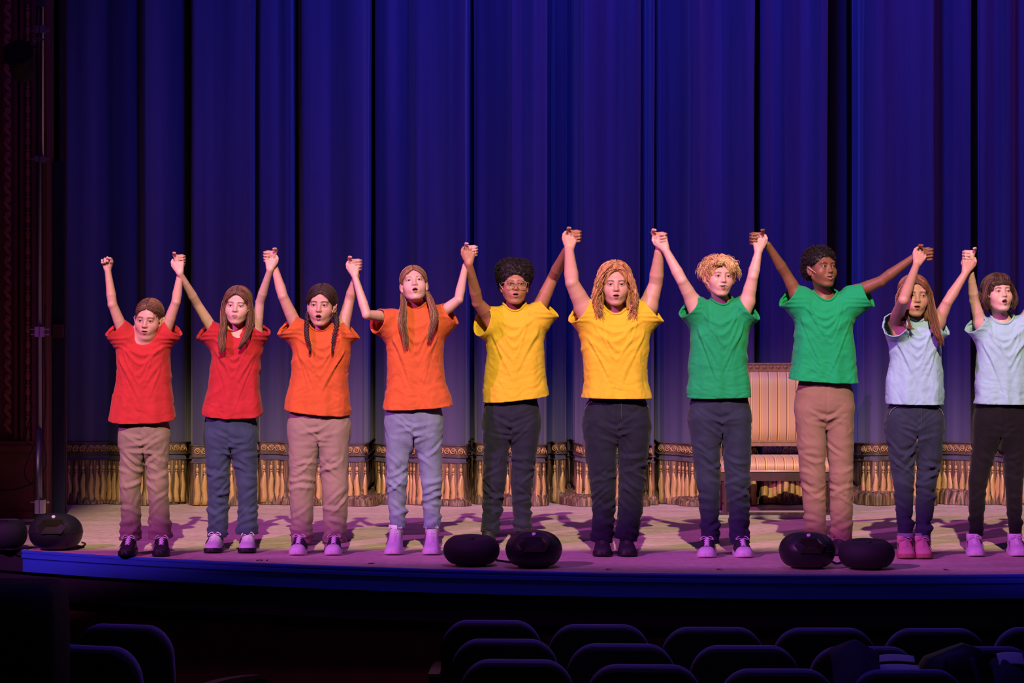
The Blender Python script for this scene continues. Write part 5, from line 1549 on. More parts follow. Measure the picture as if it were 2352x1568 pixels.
# ------------------------------------------------------------------ hair
def strand_mesh(polys, rad, colors, sides=3):
    polys = np.asarray(polys, float); n, m, _ = polys.shape
    rad = np.broadcast_to(np.asarray(rad, float), (n, m))
    T = np.gradient(polys, axis=1); T /= np.linalg.norm(T, axis=2)[..., None] + 1e-12
    ref = np.array([0.3, 0.9, 0.2]); A = np.cross(T, ref); A /= np.linalg.norm(A, axis=2)[..., None] + 1e-9
    B = np.cross(T, A)
    th = np.arange(sides) * 2 * np.pi / sides
    v = polys[:, :, None, :] + rad[:, :, None, None] * (np.cos(th)[None, None, :, None] * A[:, :, None, :] + np.sin(th)[None, None, :, None] * B[:, :, None, :])
    base = (np.arange(n) * m * sides)[:, None, None]; i = (np.arange(m - 1) * sides)[None, :, None]; j = np.arange(sides)[None, None, :]; j2 = (j + 1) % sides
    q = np.stack(np.broadcast_arrays(base + i + j, base + i + j2, base + i + sides + j2, base + i + sides + j), -1).reshape(-1, 4)
    c = np.repeat(colors, m * sides, axis=0)
    return v.reshape(-1, 3), q, c

def shades(rng, base, n, spread=.45):
    f = np.exp(rng.normal(0, spread, n))[:, None]
    return np.clip(np.array(base) * f * (1 + rng.normal(0, .06, (n, 3))), .002, .9)

def bundle(rng, guide, n, prof, m=12, wav=.0, freq=9.0, lenvar=.2, flat=1.0):
    """strands that follow a guide; prof = bundle radius along it"""
    G = catmull(guide, 40); out = []
    pr = np.interp(np.linspace(0, 1, m), np.linspace(0, 1, len(prof)), prof)
    for _ in range(n):
        a = rng.uniform(0, 2 * np.pi); r = math.sqrt(rng.uniform(0, 1)); e = 1 - rng.uniform(0, lenvar)
        t = np.linspace(0, e, m)
        p = np.column_stack([np.interp(t * 39, np.arange(40), G[:, k]) for k in range(3)])
        ph, ph2 = rng.uniform(0, 6.3, 2)
        w = wav * np.clip(t * 3, 0, 1)
        p[:, 0] += pr * r * math.cos(a) + w * np.sin(freq * 2 * np.pi * t * .35 + ph)
        p[:, 1] += pr * r * math.sin(a) * flat + w * .8 * np.cos(freq * 2 * np.pi * t * .35 + ph)
        p[:, 2] += w * .4 * np.sin(freq * 2 * np.pi * t * .5 + ph2)
        out.append(p)
    return out

def build_hair(p, root, O, R, s):
    rng = np.random.RandomState(100 + p['n'])
    T = lambda v: O + (np.asarray(v, float) * s) @ R.T
    st = p['style']; base = np.array(p['hairc']); d = p['d']
    c0 = np.array([0, .018, .036]); r0 = np.array([.0735, .092, .077])
    thick = {'pulled': .007, 'long': .012, 'braids': .011, 'ponytails': .008, 'afro': .0, 'wavy': .022, 'tousled': .022, 'curls': .016, 'longwide': .013, 'bob': .017}[st]
    # ---- solid mass
    h = .0042
    lo, hi = O - np.array([.17, .17, .26]), O + np.array([.17, .19, .22])
    g = Grid(np.arange(lo[0], hi[0], h), np.arange(lo[1], hi[1], h), np.arange(lo[2], hi[2], h))
    def ell(c, r, k=.012, op='add', Rl=None): g.ell(T(c), np.asarray(r) * s, k, op, R if Rl is None else R @ Rl)
    def cap(a, b, r1, r2, k=.012, op='add'): g.cap(T(a), T(b), r1 * s, r2 * s, k, op)
    if st == 'afro':
        ell((0, .022, .062), (.104, .104, .088)); ell((-.035, .02, .085), (.07, .08, .070), .02); ell((.035, .02, .085), (.07, .08, .070), .02)
        ell((0, .045, .0), (.083, .080, .062), .02)
    elif st == 'curls':
        ell((0, .024, .050), (.090, .100, .080)); ell((0, .055, .0), (.084, .075, .07), .02)
    else:
        ell(c0 + [0, .002, 0], r0 + thick)
        ell((0, .050, -.005), np.array([.066, .055, .065]) + thick * .6, .02)
    if st == 'wavy':
        for sx in (-1, 1):
            cap((sx * .062, .004, .06), (sx * .082, .004, -.03), .028, .028, .02); cap((sx * .082, .004, -.03), (sx * .086, -.004, -.125), .028, .024, .02)
        cap((0, .075, .0), (0, .07, -.12), .06, .06, .03)
    if st in ('long', 'longwide'):
        for sx in (-1, 1):
            cap((sx * .066, .008, .045), (sx * .078, .002, -.05), .022, .020, .02); cap((sx * .078, .002, -.05), (sx * .074, -.02, -.12), .020, .018, .02)
        cap((0, .075, .0), (0, .06, -.13), .055, .05, .03)
    if st == 'bob':
        for sx in (-1, 1):
            cap((sx * .068, .006, .045), (sx * .080, .0, -.045), .024, .024, .02); cap((sx * .080, .0, -.045), (sx * .070, -.012, -.082), .024, .012, .02)
        cap((0, .08, .02), (0, .07, -.07), .055, .045, .03)
        cap((-.05, -.070, .052), (.05, -.070, .054), .016, .014, .012); cap((-.055, -.062, .05), (-.06, -.045, .02), .015, .010, .01)
    if st == 'tousled':
        for sx in (-1, 1): cap((sx * .066, .0, .055), (sx * .082, .008, -.025), .030, .018, .02)
        cap((0, .075, .02), (0, .07, -.06), .055, .035, .03)
        cap((-.045, -.065, .078), (.055, -.070, .062), .022, .018, .02); cap((.03, -.078, .066), (.062, -.066, .028), .016, .008, .012)
    if st == 'braids':
        for sx in (-1, 1): cap((sx * .070, .012, .03), (sx * .078, .012, -.06), .022, .017, .02)
    # face opening
    fo = {'pulled': ((0, -.105, -.005), (.068, .075, .085)), 'long': ((0, -.105, -.020), (.060, .08, .098)), 'braids': ((0, -.105, -.008), (.063, .076, .082)),
          'ponytails': ((0, -.105, -.005), (.068, .076, .085)), 'afro': ((0, -.115, -.020), (.066, .100, .084)), 'wavy': ((.006, -.110, -.016), (.061, .085, .104)),
          'tousled': ((-.008, -.110, -.036), (.060, .082, .112)), 'curls': ((.0, -.115, -.016), (.066, .100, .084)), 'longwide': ((0, -.108, -.030), (.058, .085, .108)), 'bob': ((0, -.112, -.056), (.058, .085, .100))}[st]
    ell(fo[0], fo[1], .006, 'sub')
    if st in ('pulled', 'braids', 'ponytails', 'afro', 'curls'):
        for sx in (-1, 1): ell((sx * .082, .000, -.020), (.020, .024, .036), .006, 'sub')
        ell((0, .06, -.10), (.12, .10, .045), .01, 'sub')
    if st in ('pulled', 'braids', 'ponytails', 'long'):
        cap((0, -.10, .085), (0, -.02, .130), .005, .004, .006, 'sub')
    V, Q = g.surface()
    V = smooth_verts(V, Q, 2, .5); N = vert_normals(V, Q)
    q = ((V - O) @ R) / s
    if st in ('afro', 'curls'):
        nz = vnoise(V * 85, p['n']) * .5 + vnoise(V * 170, p['n'] + 3) * .5
        disp = nz * (.007 if st == 'afro' else .006)
    elif st in ('wavy', 'tousled'):
        disp = .0030 * vnoise(q * np.array([60, 60, 24]), p['n']) + .0026 * vnoise(q * np.array([170, 170, 30]) + 2 * vnoise(q * 40, 3)[:, None], 4)
    else:
        ang = np.arctan2(q[:, 0], q[:, 2] - .0)
        disp = .0016 * np.sin(q[:, 1] * 420 + 2.5 * np.sin(q[:, 2] * 50)) + .0012 * vnoise(q * np.array([40, 160, 40]), p['n'])
    V = V + N * disp[:, None]
    f = 1 + .35 * vnoise(q * np.array([60, 140, 25]), p['n'] + 5)
    C = np.clip(base[None] * f[:, None] * (1.05 if st in ('wavy', 'tousled') else .85), .002, 1)
    part('hair', V, Q, M_HAIR, root, True, C)
    # ---- strands
    S = []; rad = []; m = 7 if st in ('afro', 'curls') else 9
    def surf(th, y, off, cc=c0, rr=r0):
        k = np.sqrt(np.clip(1 - ((y - cc[1]) / (rr[1] + off))**2, .02, 1))
        return np.column_stack(np.broadcast_arrays((rr[0] + off) * k * np.sin(th), np.broadcast_to(y, np.shape(th)), cc[2] + (rr[2] + off) * k * np.cos(th)))
    def comb(n, part_x, th_end, drift, off, y0, y1, lift=.0, rr=.0016):
        for _ in range(n):
            sx = rng.choice([-1, 1]); y = rng.uniform(y0, y1)
            th = np.linspace(part_x + sx * .04, sx * rng.uniform(*th_end), m)
            yy = y + drift * np.linspace(0, 1, m) ** 1.2 * rng.uniform(.7, 1.2)
            o = off + rng.uniform(-.001, .003) + lift * np.sin(np.linspace(0, np.pi, m))
            pts = surf(th, yy, o)
            S.append(T(pts)); rad.append(np.full(m, rr * s) * np.linspace(1, .5, m))
    def slick(n, off, end, a0=23, a1=125, px=.02, rr=.0013, wob=.0, jit=.12):
        """strands drawn from the parting over the skull towards each side"""
        for _ in range(n):
            sx = rng.choice([-1, 1]); al = math.radians(rng.uniform(a0, a1))
            A_ = unit([px + sx * .05, -math.cos(al), math.sin(al)]); B_ = unit(np.array([sx * end[0], end[1], end[2]]) + rng.normal(0, jit, 3) * [0, 1, .8])
            om = math.acos(np.clip(A_ @ B_, -1, 1)); t = np.linspace(0, 1, m)
            D = (np.sin((1 - t) * om)[:, None] * A_ + np.sin(t * om)[:, None] * B_) / math.sin(om)
            D /= np.linalg.norm(D, axis=1)[:, None]
            o = off + rng.uniform(-.001, .003) + wob * np.sin(t * 14 + rng.uniform(0, 6))
            S.append(T(c0 + D * (r0 + o[:, None] if np.ndim(o) else r0 + o))); rad.append(np.full(m, rr * s) * np.linspace(1, .6, m))
    wp = lambda pts: [P(x, y, d + dy) for x, y, dy in pts]
    def add(list_, r):
        for q_ in list_: S.append(q_); rad.append(r * np.linspace(1, .35, m))
    if st == 'pulled':
        slick(620, .008, (1, .30, -.30))
        add(bundle(rng, [T((.03, .085, -.02)), T((.05, .11, -.06)), T((.05, .10, -.13))], 50, [.012, .02, .01], m), .002)
    if st in ('braids', 'ponytails'):
        slick(650, thick, (1, .22, -.62))
    if st == 'ponytails':
        L = [T((-.074, .012, -.045))] + wp([(927, 700, -.09), (924, 735, -.135), (930, 775, -.135), (932, 803, -.13)])
        Rr = [T((.074, .012, -.045))] + wp([(990, 692, -.09), (998, 725, -.135), (990, 762, -.14), (984, 786, -.135)])
        for G_ in (L, Rr):
            add(bundle(rng, G_, 130, [.010, .017, .024, .021, .010], m, .003, 5, .25), .0024)
        for G_ in (L, Rr):
            mb = MB(); c_ = G_[0]; th = np.linspace(0, 2 * np.pi, 13)
            mb.tube(np.array([c_ + [.011 * math.cos(t), .011 * math.sin(t), -.006] for t in th]), .004, 6, cap=False)
            mb.build('hair_tie', M_BLACK, root, True)
    if st == 'braids':
        gl = [T((-.078, .010, -.055))] + wp([(704, 752, -.10), (706, 775, -.13), (712, 796, -.125)])
        gr = [T((.078, .010, -.055))] + wp([(774, 742, -.09), (768, 770, -.13), (764, 794, -.13)])
        bases = [gl, gr]
        for gi, G_ in enumerate(bases):
            C_ = catmull(G_, 23); gg = MB()
            for i in range(22):
                a = C_[i]; t_ = unit(C_[i+1] - C_[i]); sd = unit(np.cross(t_, [0, 1, 0])) * (1 if i % 2 else -1)
                r_ = .0125 * (1 - .35 * i / 22)
                cpt = a + sd * r_ * .42 - np.array([0, .002, 0])
                dirv = unit(t_ - sd * .75)
                ax1 = unit(np.cross(dirv, [0, 1, 0])); ax2 = np.cross(dirv, ax1)
                Rm = np.column_stack([ax1, ax2, dirv])
                gg.lathe([(1e-4, -r_ * 1.35), (r_ * .55, -r_ * 1.0), (r_ * .82, -r_ * .3), (r_ * .82, r_ * .3), (r_ * .55, r_ * 1.0), (1e-4, r_ * 1.35)], 8, cpt, Rm)
            v, f = gg.arrays(); part('braid', v, f, M_HAIR, root, True, np.repeat(base[None] * .9, len(v), 0))
            e = C_[-1]
            add(bundle(rng, [e, e + [.002, -.006, -.02], e + [-.002, -.004, -.045]], 40, [.005, .010, .006], m), .0016)
    if st in ('long', 'longwide'):
        slick(600, .013, (1, -.10, -.40), 25, 130, 0, .0014)
    if st == 'long':
        L = [T((-.030, -.055, .098)), T((-.066, -.035, .050)), T((-.083, -.018, -.020))] + wp([(513, 752, -.08), (508, 780, -.135), (512, 800, -.14), (505, 812, -.135)])
        Rr = [T((.030, -.055, .098)), T((.066, -.035, .050)), T((.084, -.018, -.020))] + wp([(576, 745, -.07), (565, 775, -.13), (553, 795, -.14), (549, 802, -.135)])
        add(bundle(rng, L, 170, [.006, .016, .017, .021, .022, .012], m, .003, 4, .25), .0025)
        add(bundle(rng, Rr, 150, [.006, .016, .017, .021, .018, .008], m, .003, 4, .25), .0025)
    if st == 'longwide':
        L = [T((-.030, -.050, .102)), T((-.070, -.025, .045)), T((-.088, -.010, -.03))] + wp([(2078, 735, -.09), (2085, 752, -.13), (2096, 756, -.14)])
        Rr = [T((.030, -.050, .102)), T((.070, -.030, .050)), T((.090, -.015, -.03))] + wp([(2144, 735, -.09), (2152, 765, -.135), (2160, 782, -.135), (2163, 794, -.13)])
        add(bundle(rng, L, 170, [.006, .018, .022, .026, .016], m, .004, 4, .25), .0026)
        add(bundle(rng, Rr, 190, [.006, .018, .022, .026, .024, .010], m, .004, 4, .25), .0026)
    if st == 'wavy':
        slick(520, .023, (1, -.05, -.25), 30, 130, .10, .0019, .003)
        for sx in (-1, 1):
            for i in range(190):
                y0_ = rng.uniform(-.075, .06); o_ = rng.uniform(-.006, .018)
                e = np.array([sx * (.072 + rng.uniform(-.012, .05)), -.02 - rng.uniform(.0, .06) + y0_ * .3, -.175 + rng.uniform(-.03, .06)])
                gd = [T((sx * .030 + .01, y0_ - .005, .108 + o_ * .4)), T((sx * (.070 + o_), y0_, .05)), T((sx * (.092 + o_), y0_ - .01, -.03)), T((sx * (.100 + o_), y0_ * .6 - .03, -.10)), T(e)]
                add(bundle(rng, gd, 2, [.002, .009, .010], m, .0085, 9, .2), .0030)
    if st == 'tousled':
        for i in range(850):
            th = rng.uniform(-1.5, 1.5); y = rng.uniform(-.06, .09)
            a = surf(np.array([th]), y, .018)[0]
            nn = unit((a - c0) / r0**2)
            flow = unit(np.array([math.copysign(.6, th) + .35, -.25 if y < .0 else .2, -.75]) + rng.normal(0, .32, 3))
            L_ = rng.uniform(.030, .055); t_ = np.linspace(0, 1, m)[:, None]
            pts = a + nn * (.013 * np.sin(np.pi * t_)) + flow * L_ * t_ - np.array([0, 0, .018]) * t_**2
            pts += .0035 * np.sin(t_ * 7 + rng.uniform(0, 6, 3))
            # keep out of the face
            if ((pts[-1] - np.array(fo[0])) / np.array(fo[1]) @ ((pts[-1] - np.array(fo[0])) / np.array(fo[1]))) < .8: continue
            S.append(T(pts)); rad.append(np.full(m, .0017) * np.linspace(1, .3, m))
        for i in range(170):           # fringe swept to the image right
            x0_ = rng.uniform(-.062, .045)
            gd = [T((x0_ - .01, -.055, .112)), T((x0_ + .012, -.088, .085)), T((x0_ + .030, -.093, .055)), T((x0_ + .040, -.086, .030 + rng.uniform(-.01, .02)))]
            if x0_ < -.01: gd[-1] = T((x0_ + .0, -.092, .060)); gd[-2] = T((x0_ - .002, -.095, .075))
            add(bundle(rng, gd, 1, [.002, .004, .003], m, .003, 5, .1), .0024)
    if st == 'bob':
        slick(420, .018, (1, -.05, -.50), 50, 135, .05, .0017)
        for sx in (-1, 1):
            for i in range(90):
                y0_ = rng.uniform(-.05, .07)
                gd = [T((sx * .05, y0_, .095)), T((sx * .086, y0_ - .004, .03)), T((sx * (.098 + rng.uniform(-.01, .008)), y0_ - .01, -.045)), T((sx * (.075 + rng.uniform(-.01, .01)), y0_ * .7 - .02, -.105 + rng.uniform(-.01, .015)))]
                add(bundle(rng, gd, 1, [.002, .005, .004], m, .002, 4, .1), .0024)
        for i in range(80):
            x0_ = rng.uniform(-.055, .055)
            gd = [T((x0_ * .6, -.05, .115)), T((x0_ * .85, -.083, .085)), T((x0_, -.090 + abs(x0_) * .3, .048 + rng.uniform(-.012, .008)))]
            add(bundle(rng, gd, 1, [.002, .003, .003], m, .0015, 4, .1), .0022)
    if st in ('afro', 'curls'):
        k = rng.permutation(len(V))[:3000 if st == 'afro' else 2200]
        for i in k:
            if N[i] @ R[:, 1] < -.35 and q[i, 2] < .06 and np.abs(q[i, 0]) < .062: continue
            L_ = rng.uniform(.008, .016); t_ = np.linspace(0, 1, 7)[:, None]
            a = rng.normal(0, 1, 3); a = unit(a - N[i] * (a @ N[i])); b = np.cross(N[i], a)
            rr = .0035; w_ = rng.uniform(5, 9)
            pts = V[i] - N[i] * .002 + N[i] * L_ * t_ + rr * (np.cos(w_ * t_) * a + np.sin(w_ * t_) * b)
            pts = np.column_stack([np.interp(np.linspace(0, 1, m), np.linspace(0, 1, 7), pts[:, c]) for c in range(3)])
            S.append(pts); rad.append(np.full(m, .0013))
    v, f, c = strand_mesh(S, np.array(rad), shades(rng, base * 1.2, len(S), .45))
    part('hair_strands', v, f, M_HAIR, root, True, c)['kind'] = 'stuff'

# ------------------------------------------------------------------ headset microphones, glasses
def build_mic(p, root, O, R, s):
    if not p.get('mic'): return
    sx = 1 if p['mic'] == 'L' else -1
    T = lambda v: O + R @ (np.asarray(v, float) * s)
    mm = mat_plain('beige_plastic', (.62, .42, .36), .4)
    mb = MB()
    mb.tube(catmull([T((sx * .086, .012, .012)), T((sx * .089, -.006, .004)), T((sx * .080, -.022, -.012)), T((sx * .066, -.050, -.034)), T((sx * .054, -.066, -.044))], 18), .0018, 6)
    mic = mb.build('headset_microphone', mm, root, True)
    c = T((sx * .052, -.068, -.046))
    mb = MB(); mb.lathe([(1e-4, -.005), (.0035, -.004), (.0045, 0), (.0035, .004), (1e-4, .005)], 8, c); mb.build('capsule', mat_plain('pale_foam', (.7, .55, .5), .7), mic, True)

def build_glasses(p, root, O, R, s):
    if not p.get('glasses'): return
    T = lambda v: O + R @ (np.asarray(v, float) * s)
    m, nt, b = new_mat('clear_acetate')
    b.inputs['Base Color'].default_value = (.60, .44, .36, 1); b.inputs['Roughness'].default_value = .12
    b.inputs['Transmission Weight'].default_value = .35; b.inputs['Specular IOR Level'].default_value = .8
    gm, nt, b = new_mat('lens_glass')
    tr = nt.nodes.new('ShaderNodeBsdfTransparent'); gl = nt.nodes.new('ShaderNodeBsdfGlossy'); gl.inputs['Roughness'].default_value = .03
    fs = nt.nodes.new('ShaderNodeFresnel'); fs.inputs['IOR'].default_value = 1.4; ms = nt.nodes.new('ShaderNodeMixShader')
    nt.links.new(fs.outputs[0], ms.inputs[0]); nt.links.new(tr.outputs[0], ms.inputs[1]); nt.links.new(gl.outputs[0], ms.inputs[2])
    nt.links.new(ms.outputs[0], nt.nodes['Material Output'].inputs['Surface'])
    fr = None
    mb = MB()
    th = np.linspace(0, 2 * np.pi, 29)
    rings = {}
    for sx in (-1, 1):
        e = 2.6
        pts = [T((sx * .034 + .027 * np.sign(math.cos(t)) * abs(math.cos(t))**(2/e), -.108 + .006 * abs(math.cos(t)) * 0, -.004 + .0215 * np.sign(math.sin(t)) * abs(math.sin(t))**(2/e))) for t in th]
        rings[sx] = np.array(pts)
        mb.tube(pts, .0014, 6, cap=False)
        mb.tube(catmull([T((sx * .061, -.107, .006)), T((sx * .076, -.085, .006)), T((sx * .082, -.02, .004)), T((sx * .083, .015, -.006))], 14), .0018, 6)
    mb.tube(catmull([T((-.008, -.109, .004)), T((0, -.112, .007)), T((.008, -.109, .004))], 7), .002, 6)
    fr = mb.build('glasses', m, root, True)
    for sx in (-1, 1):
        r = rings[sx][:-1]; c = r.mean(0)
        v = np.vstack([r, r + R @ np.array([0, .001, 0])]); n = len(r)
        i = np.arange(n); j = (i + 1) % n
        part('lens', v, [np.stack([i, j, j + n, i + n], 1), np.array([list(range(n))[::-1]]), np.array([list(range(n, 2 * n))])], gm, fr, False)

MAT = {}
MAT['stitch'] = (mat_plain('dark_thread', (.05, .045, .06), .7), mat_plain('pale_thread', (.18, .17, .20), .7))
MAT['cuff'] = fabric_mat('denim_inside', (.20, .19, .24), 'denim')

import time as _t
def build_person(p):
    t0 = _t.time()
    root = empty('person', (PX((p['hip'][0] + p['hip'][1]) / 2, p['d']), p['d'], 0), p['label'], 'person', 'row of people holding raised hands')
    O, R, s = build_body(p, root)
    build_hair(p, root, O, R, s)
    sc = SHIRT_COL[p['n']]
    build_shirt(p, root, fabric_mat('jersey', sc))
    build_trousers(p, root, fabric_mat(p['trouser'], TROUSER[p['trouser']], 'denim' if 'jeans' in p['trouser'] else 'twill'))
    for cx, yaw, kind in p['shoes']: build_shoe(p, root, cx, yaw, kind)
    build_mic(p, root, O, R, s); build_glasses(p, root, O, R, s)
    print('person', p['n'], round(_t.time() - t0, 2))
for _p in PEOPLE:
    build_person(_p)
# ------------------------------------------------------------------ round floor speakers along the edge
M_SPK = mat_plain('black_speaker_shell', (.010, .010, .012), .42, var=.2, spec=.5)
M_GRILL = mat_plain('black_speaker_cloth', (.006, .006, .008), .75, var=.3, bump=.3, bump_scale=600)
M_GLOSS = mat_plain('black_gloss_panel', (.012, .011, .005), .22, var=.1, spec=.6)
def build_speaker(cpx, top, bot, wpx, facing, label):
    d = FPX * CAMZ / (bot - 784) + .10
    c = np.array([PX(cpx, d), d, 0]); W = wpx / FPX * d / 2
    # top edge: the far part of the shell shows above
    H = CAMZ - (top - 784) / FPX * d
    t = empty('floor_speaker', tuple(c), label, 'speaker', 'round black floor speakers along the stage edge')
    zc = H * .50
    n, m = 40, 22
    V = []; 
    for i in range(m):
        th = math.pi * i / (m - 1)
        r = W * (abs(math.sin(th)) ** (.58 if th < math.pi / 2 else .78)); z = zc - math.cos(th) * H * .5
        for k in range(n):
            a = 2 * math.pi * k / n
            x, y, zz = r * math.cos(a), r * math.sin(a) * .92, z
            V.append([x, y, zz])
    V = np.array(V)
    # flat foot
    V[:, 2] = np.maximum(V[:, 2], .012)
    f = facing
    if f > 0:      # the driver side: the upper front is cut flat and leans back, and is glossy
        nrm = unit([0, -.62, .78]); off = (V - [0, 0, zc]) @ nrm; lim = H * .5 * 1.02
        V = V - np.maximum(off - lim, 0)[:, None] * nrm
    else:          # seen from the back: a dished handle cut into the top
        nrm = unit([0, -.10, 1.0]); off = (V - [0, 0, zc]) @ nrm; lim = H * .5 * .80
        hit = np.maximum(off - lim, 0) * (np.abs(V[:, 0]) < W * .62)
        V = V - hit[:, None] * nrm
    i = np.arange(m - 1)[:, None] * n; j = np.arange(n)[None, :]; j2 = (j + 1) % n
    q = np.stack([i + j, i + j2, i + n + j2, i + n + j], -1).reshape(-1, 4)
    V = V + c
    part('shell', V, q, M_SPK if f > 0 else M_GRILL, t, True)
    mb = MB(); mb.lathe([(W * .50, 0.0), (W * .54, .004), (W * .54, .012), (W * .5, .014)], 28, c); mb.build('foot_ring', M_BLACK, t, False)
    if f > 0:
        nrm = unit([0, -.62, .78]); up = unit([0, .78, .62]); xr = np.array([1., 0, 0])
        o = c + np.array([0, 0, zc]) + nrm * (H * .5 * 1.02 + .0005) - up * .050
        # faceted horn: angled panels that fall away from a round cap
        mb = MB()
        def pt(x, y, h): return o + x * W * xr + y * W * up + h * nrm
        top_ = [pt(-.26, .16, .005), pt(.26, .16, .005), pt(.34, -.06, .005), pt(.20, -.22, .004), pt(-.20, -.22, .004), pt(-.34, -.06, .005)]
        bot_ = [pt(-.40, .24, -.003), pt(.40, .24, -.003), pt(.54, -.14, -.006), pt(.38, -.46, -.014), pt(-.38, -.46, -.014), pt(-.54, -.14, -.006)]
        mb.loft([bot_[::-1], top_[::-1]]); mb.build('horn', M_GLOSS, t, False)
        # cap with a small emblem
        mb = MB(); mb.lathe([(.011, -.002), (.011, .003), (.006, .005), (.0005, .005)], 12, pt(0, .34, .003), np.column_stack([xr, up, nrm])); mb.build('badge', mat_plain('pale_badge', (.5, .45, .5), .4), t)
        mb = MB()
        tr = np.array([c + [W * 1.004 * math.cos(a), W * .925 * math.sin(a), zc] for a in np.linspace(0, 2 * np.pi, 41)]); mb.tube(tr, .0022, 5, cap=False); mb.build('seam', M_BLACK, t, True)
        mb = MB(); mb.tube(catmull([c + [-W * .30, -W * .70, zc * .62], c + [0, -W * .74, zc * .60], c + [W * .30, -W * .66, zc * .35], c + [W * .55, -W * .60, .03]], 12), .0035, 5); mb.build('lead', M_BLACK, t, True)
    else:
        z_ = H * .895
        mb = MB(); mb.lathe([(.016, 0), (.016, .006), (.010, .008), (.0005, .008)], 12, c + [0, -W * .45, z_ - .006]); mb.build('socket', M_SPK, t)
        mb = MB()
        mb.tube(catmull([c + [-W * .60, -.0, H * .90], c + [-W * .3, -.0, H * .905], c + [W * .3, 0, H * .905], c + [W * .60, .0, H * .90]], 12), .005, 6); mb.build('handle', M_SPK, t, True)
    return t
build_speaker(15, 1186, 1264, 96, -1, 'black round floor speaker cut off by left edge of frame')
build_speaker(128, 1178, 1266, 124, 1, 'glossy black round floor speaker at stage left end, beside steel pole')
build_speaker(1083, 1224, 1303, 130, -1, 'matt black flat-topped round floor speaker nearest the white high-top shoes')
build_speaker(1226, 1217, 1307, 130, 1, 'black faceted round floor speaker with pale badge below two yellow t-shirts')
build_speaker(1854, 1220, 1309, 130, 1, 'black faceted round floor speaker with pale badge in front of tan trousers')
build_speaker(1990, 1233, 1311, 130, -1, 'matt black flat-topped round floor speaker next to pink shoes')
def floor_cable(pts, label):
    w = []
    for px, py in pts:
        dd_ = FPX * CAMZ / (py - 784); w.append([PX(px, dd_), dd_, .006])
    mb = MB(); mb.tube(catmull(w, 40), .005, 6); return tag(mb.build('cable', M_BLACK, None, True), label, 'cable', 'black cables between floor speakers')
floor_cable([(1130, 1280), (1142, 1288), (1158, 1291), (1172, 1293), (1185, 1295)], 'short black cable joining two speakers below yellow t-shirt with glasses')
floor_cable([(1905, 1290), (1915, 1293), (1921, 1296), (1930, 1294), (1938, 1290)], 'short black cable joining two speakers in front of tan trousers')
floor_cable([(60, 1262), (75, 1258), (30, 1264), (10, 1262), (-20, 1260)], 'thin black cable along stage edge beside leftmost speaker')
floor_cable([(172, 1263), (186, 1258), (196, 1251), (188, 1247)], 'loose black cable end right of glossy speaker at left')

# ------------------------------------------------------------------ gilt armchair behind the row
def stripe_mat():
    m, nt, b = new_mat('striped_satin')
    tc = nt.nodes.new('ShaderNodeTexCoord'); sp = nt.nodes.new('ShaderNodeSeparateXYZ'); nt.links.new(tc.outputs['Object'], sp.inputs[0])
    mm = nt.nodes.new('ShaderNodeMath'); mm.operation = 'MULTIPLY'; mm.inputs[1].default_value = 1 / .066; nt.links.new(sp.outputs['X'], mm.inputs[0])
    fr = nt.nodes.new('ShaderNodeMath'); fr.operation = 'FRACT'; nt.links.new(mm.outputs[0], fr.inputs[0])
    r = nt.nodes.new('ShaderNodeValToRGB'); r.color_ramp.interpolation = 'CONSTANT'; e = r.color_ramp.elements
    cols = [(0, (.50, .32, .17)), (.46, (.55, .34, .10)), (.58, (.10, .04, .03)), (.66, (.66, .44, .15)), (.84, (.26, .13, .06)), (.88, (.58, .37, .13))]
    e[0].position = 0; e[0].color = (*cols[0][1], 1); e[1].position = cols[1][0]; e[1].color = (*cols[1][1], 1)
    for p_, c_ in cols[2:]:
        k = r.color_ramp.elements.new(p_); k.color = (*c_, 1)
    nt.links.new(fr.outputs[0], r.inputs[0]); nt.links.new(r.outputs[0], b.inputs['Base Color'])
    b.inputs['Roughness'].default_value = .5; b.inputs['Sheen Weight'].default_value = .2
    return m
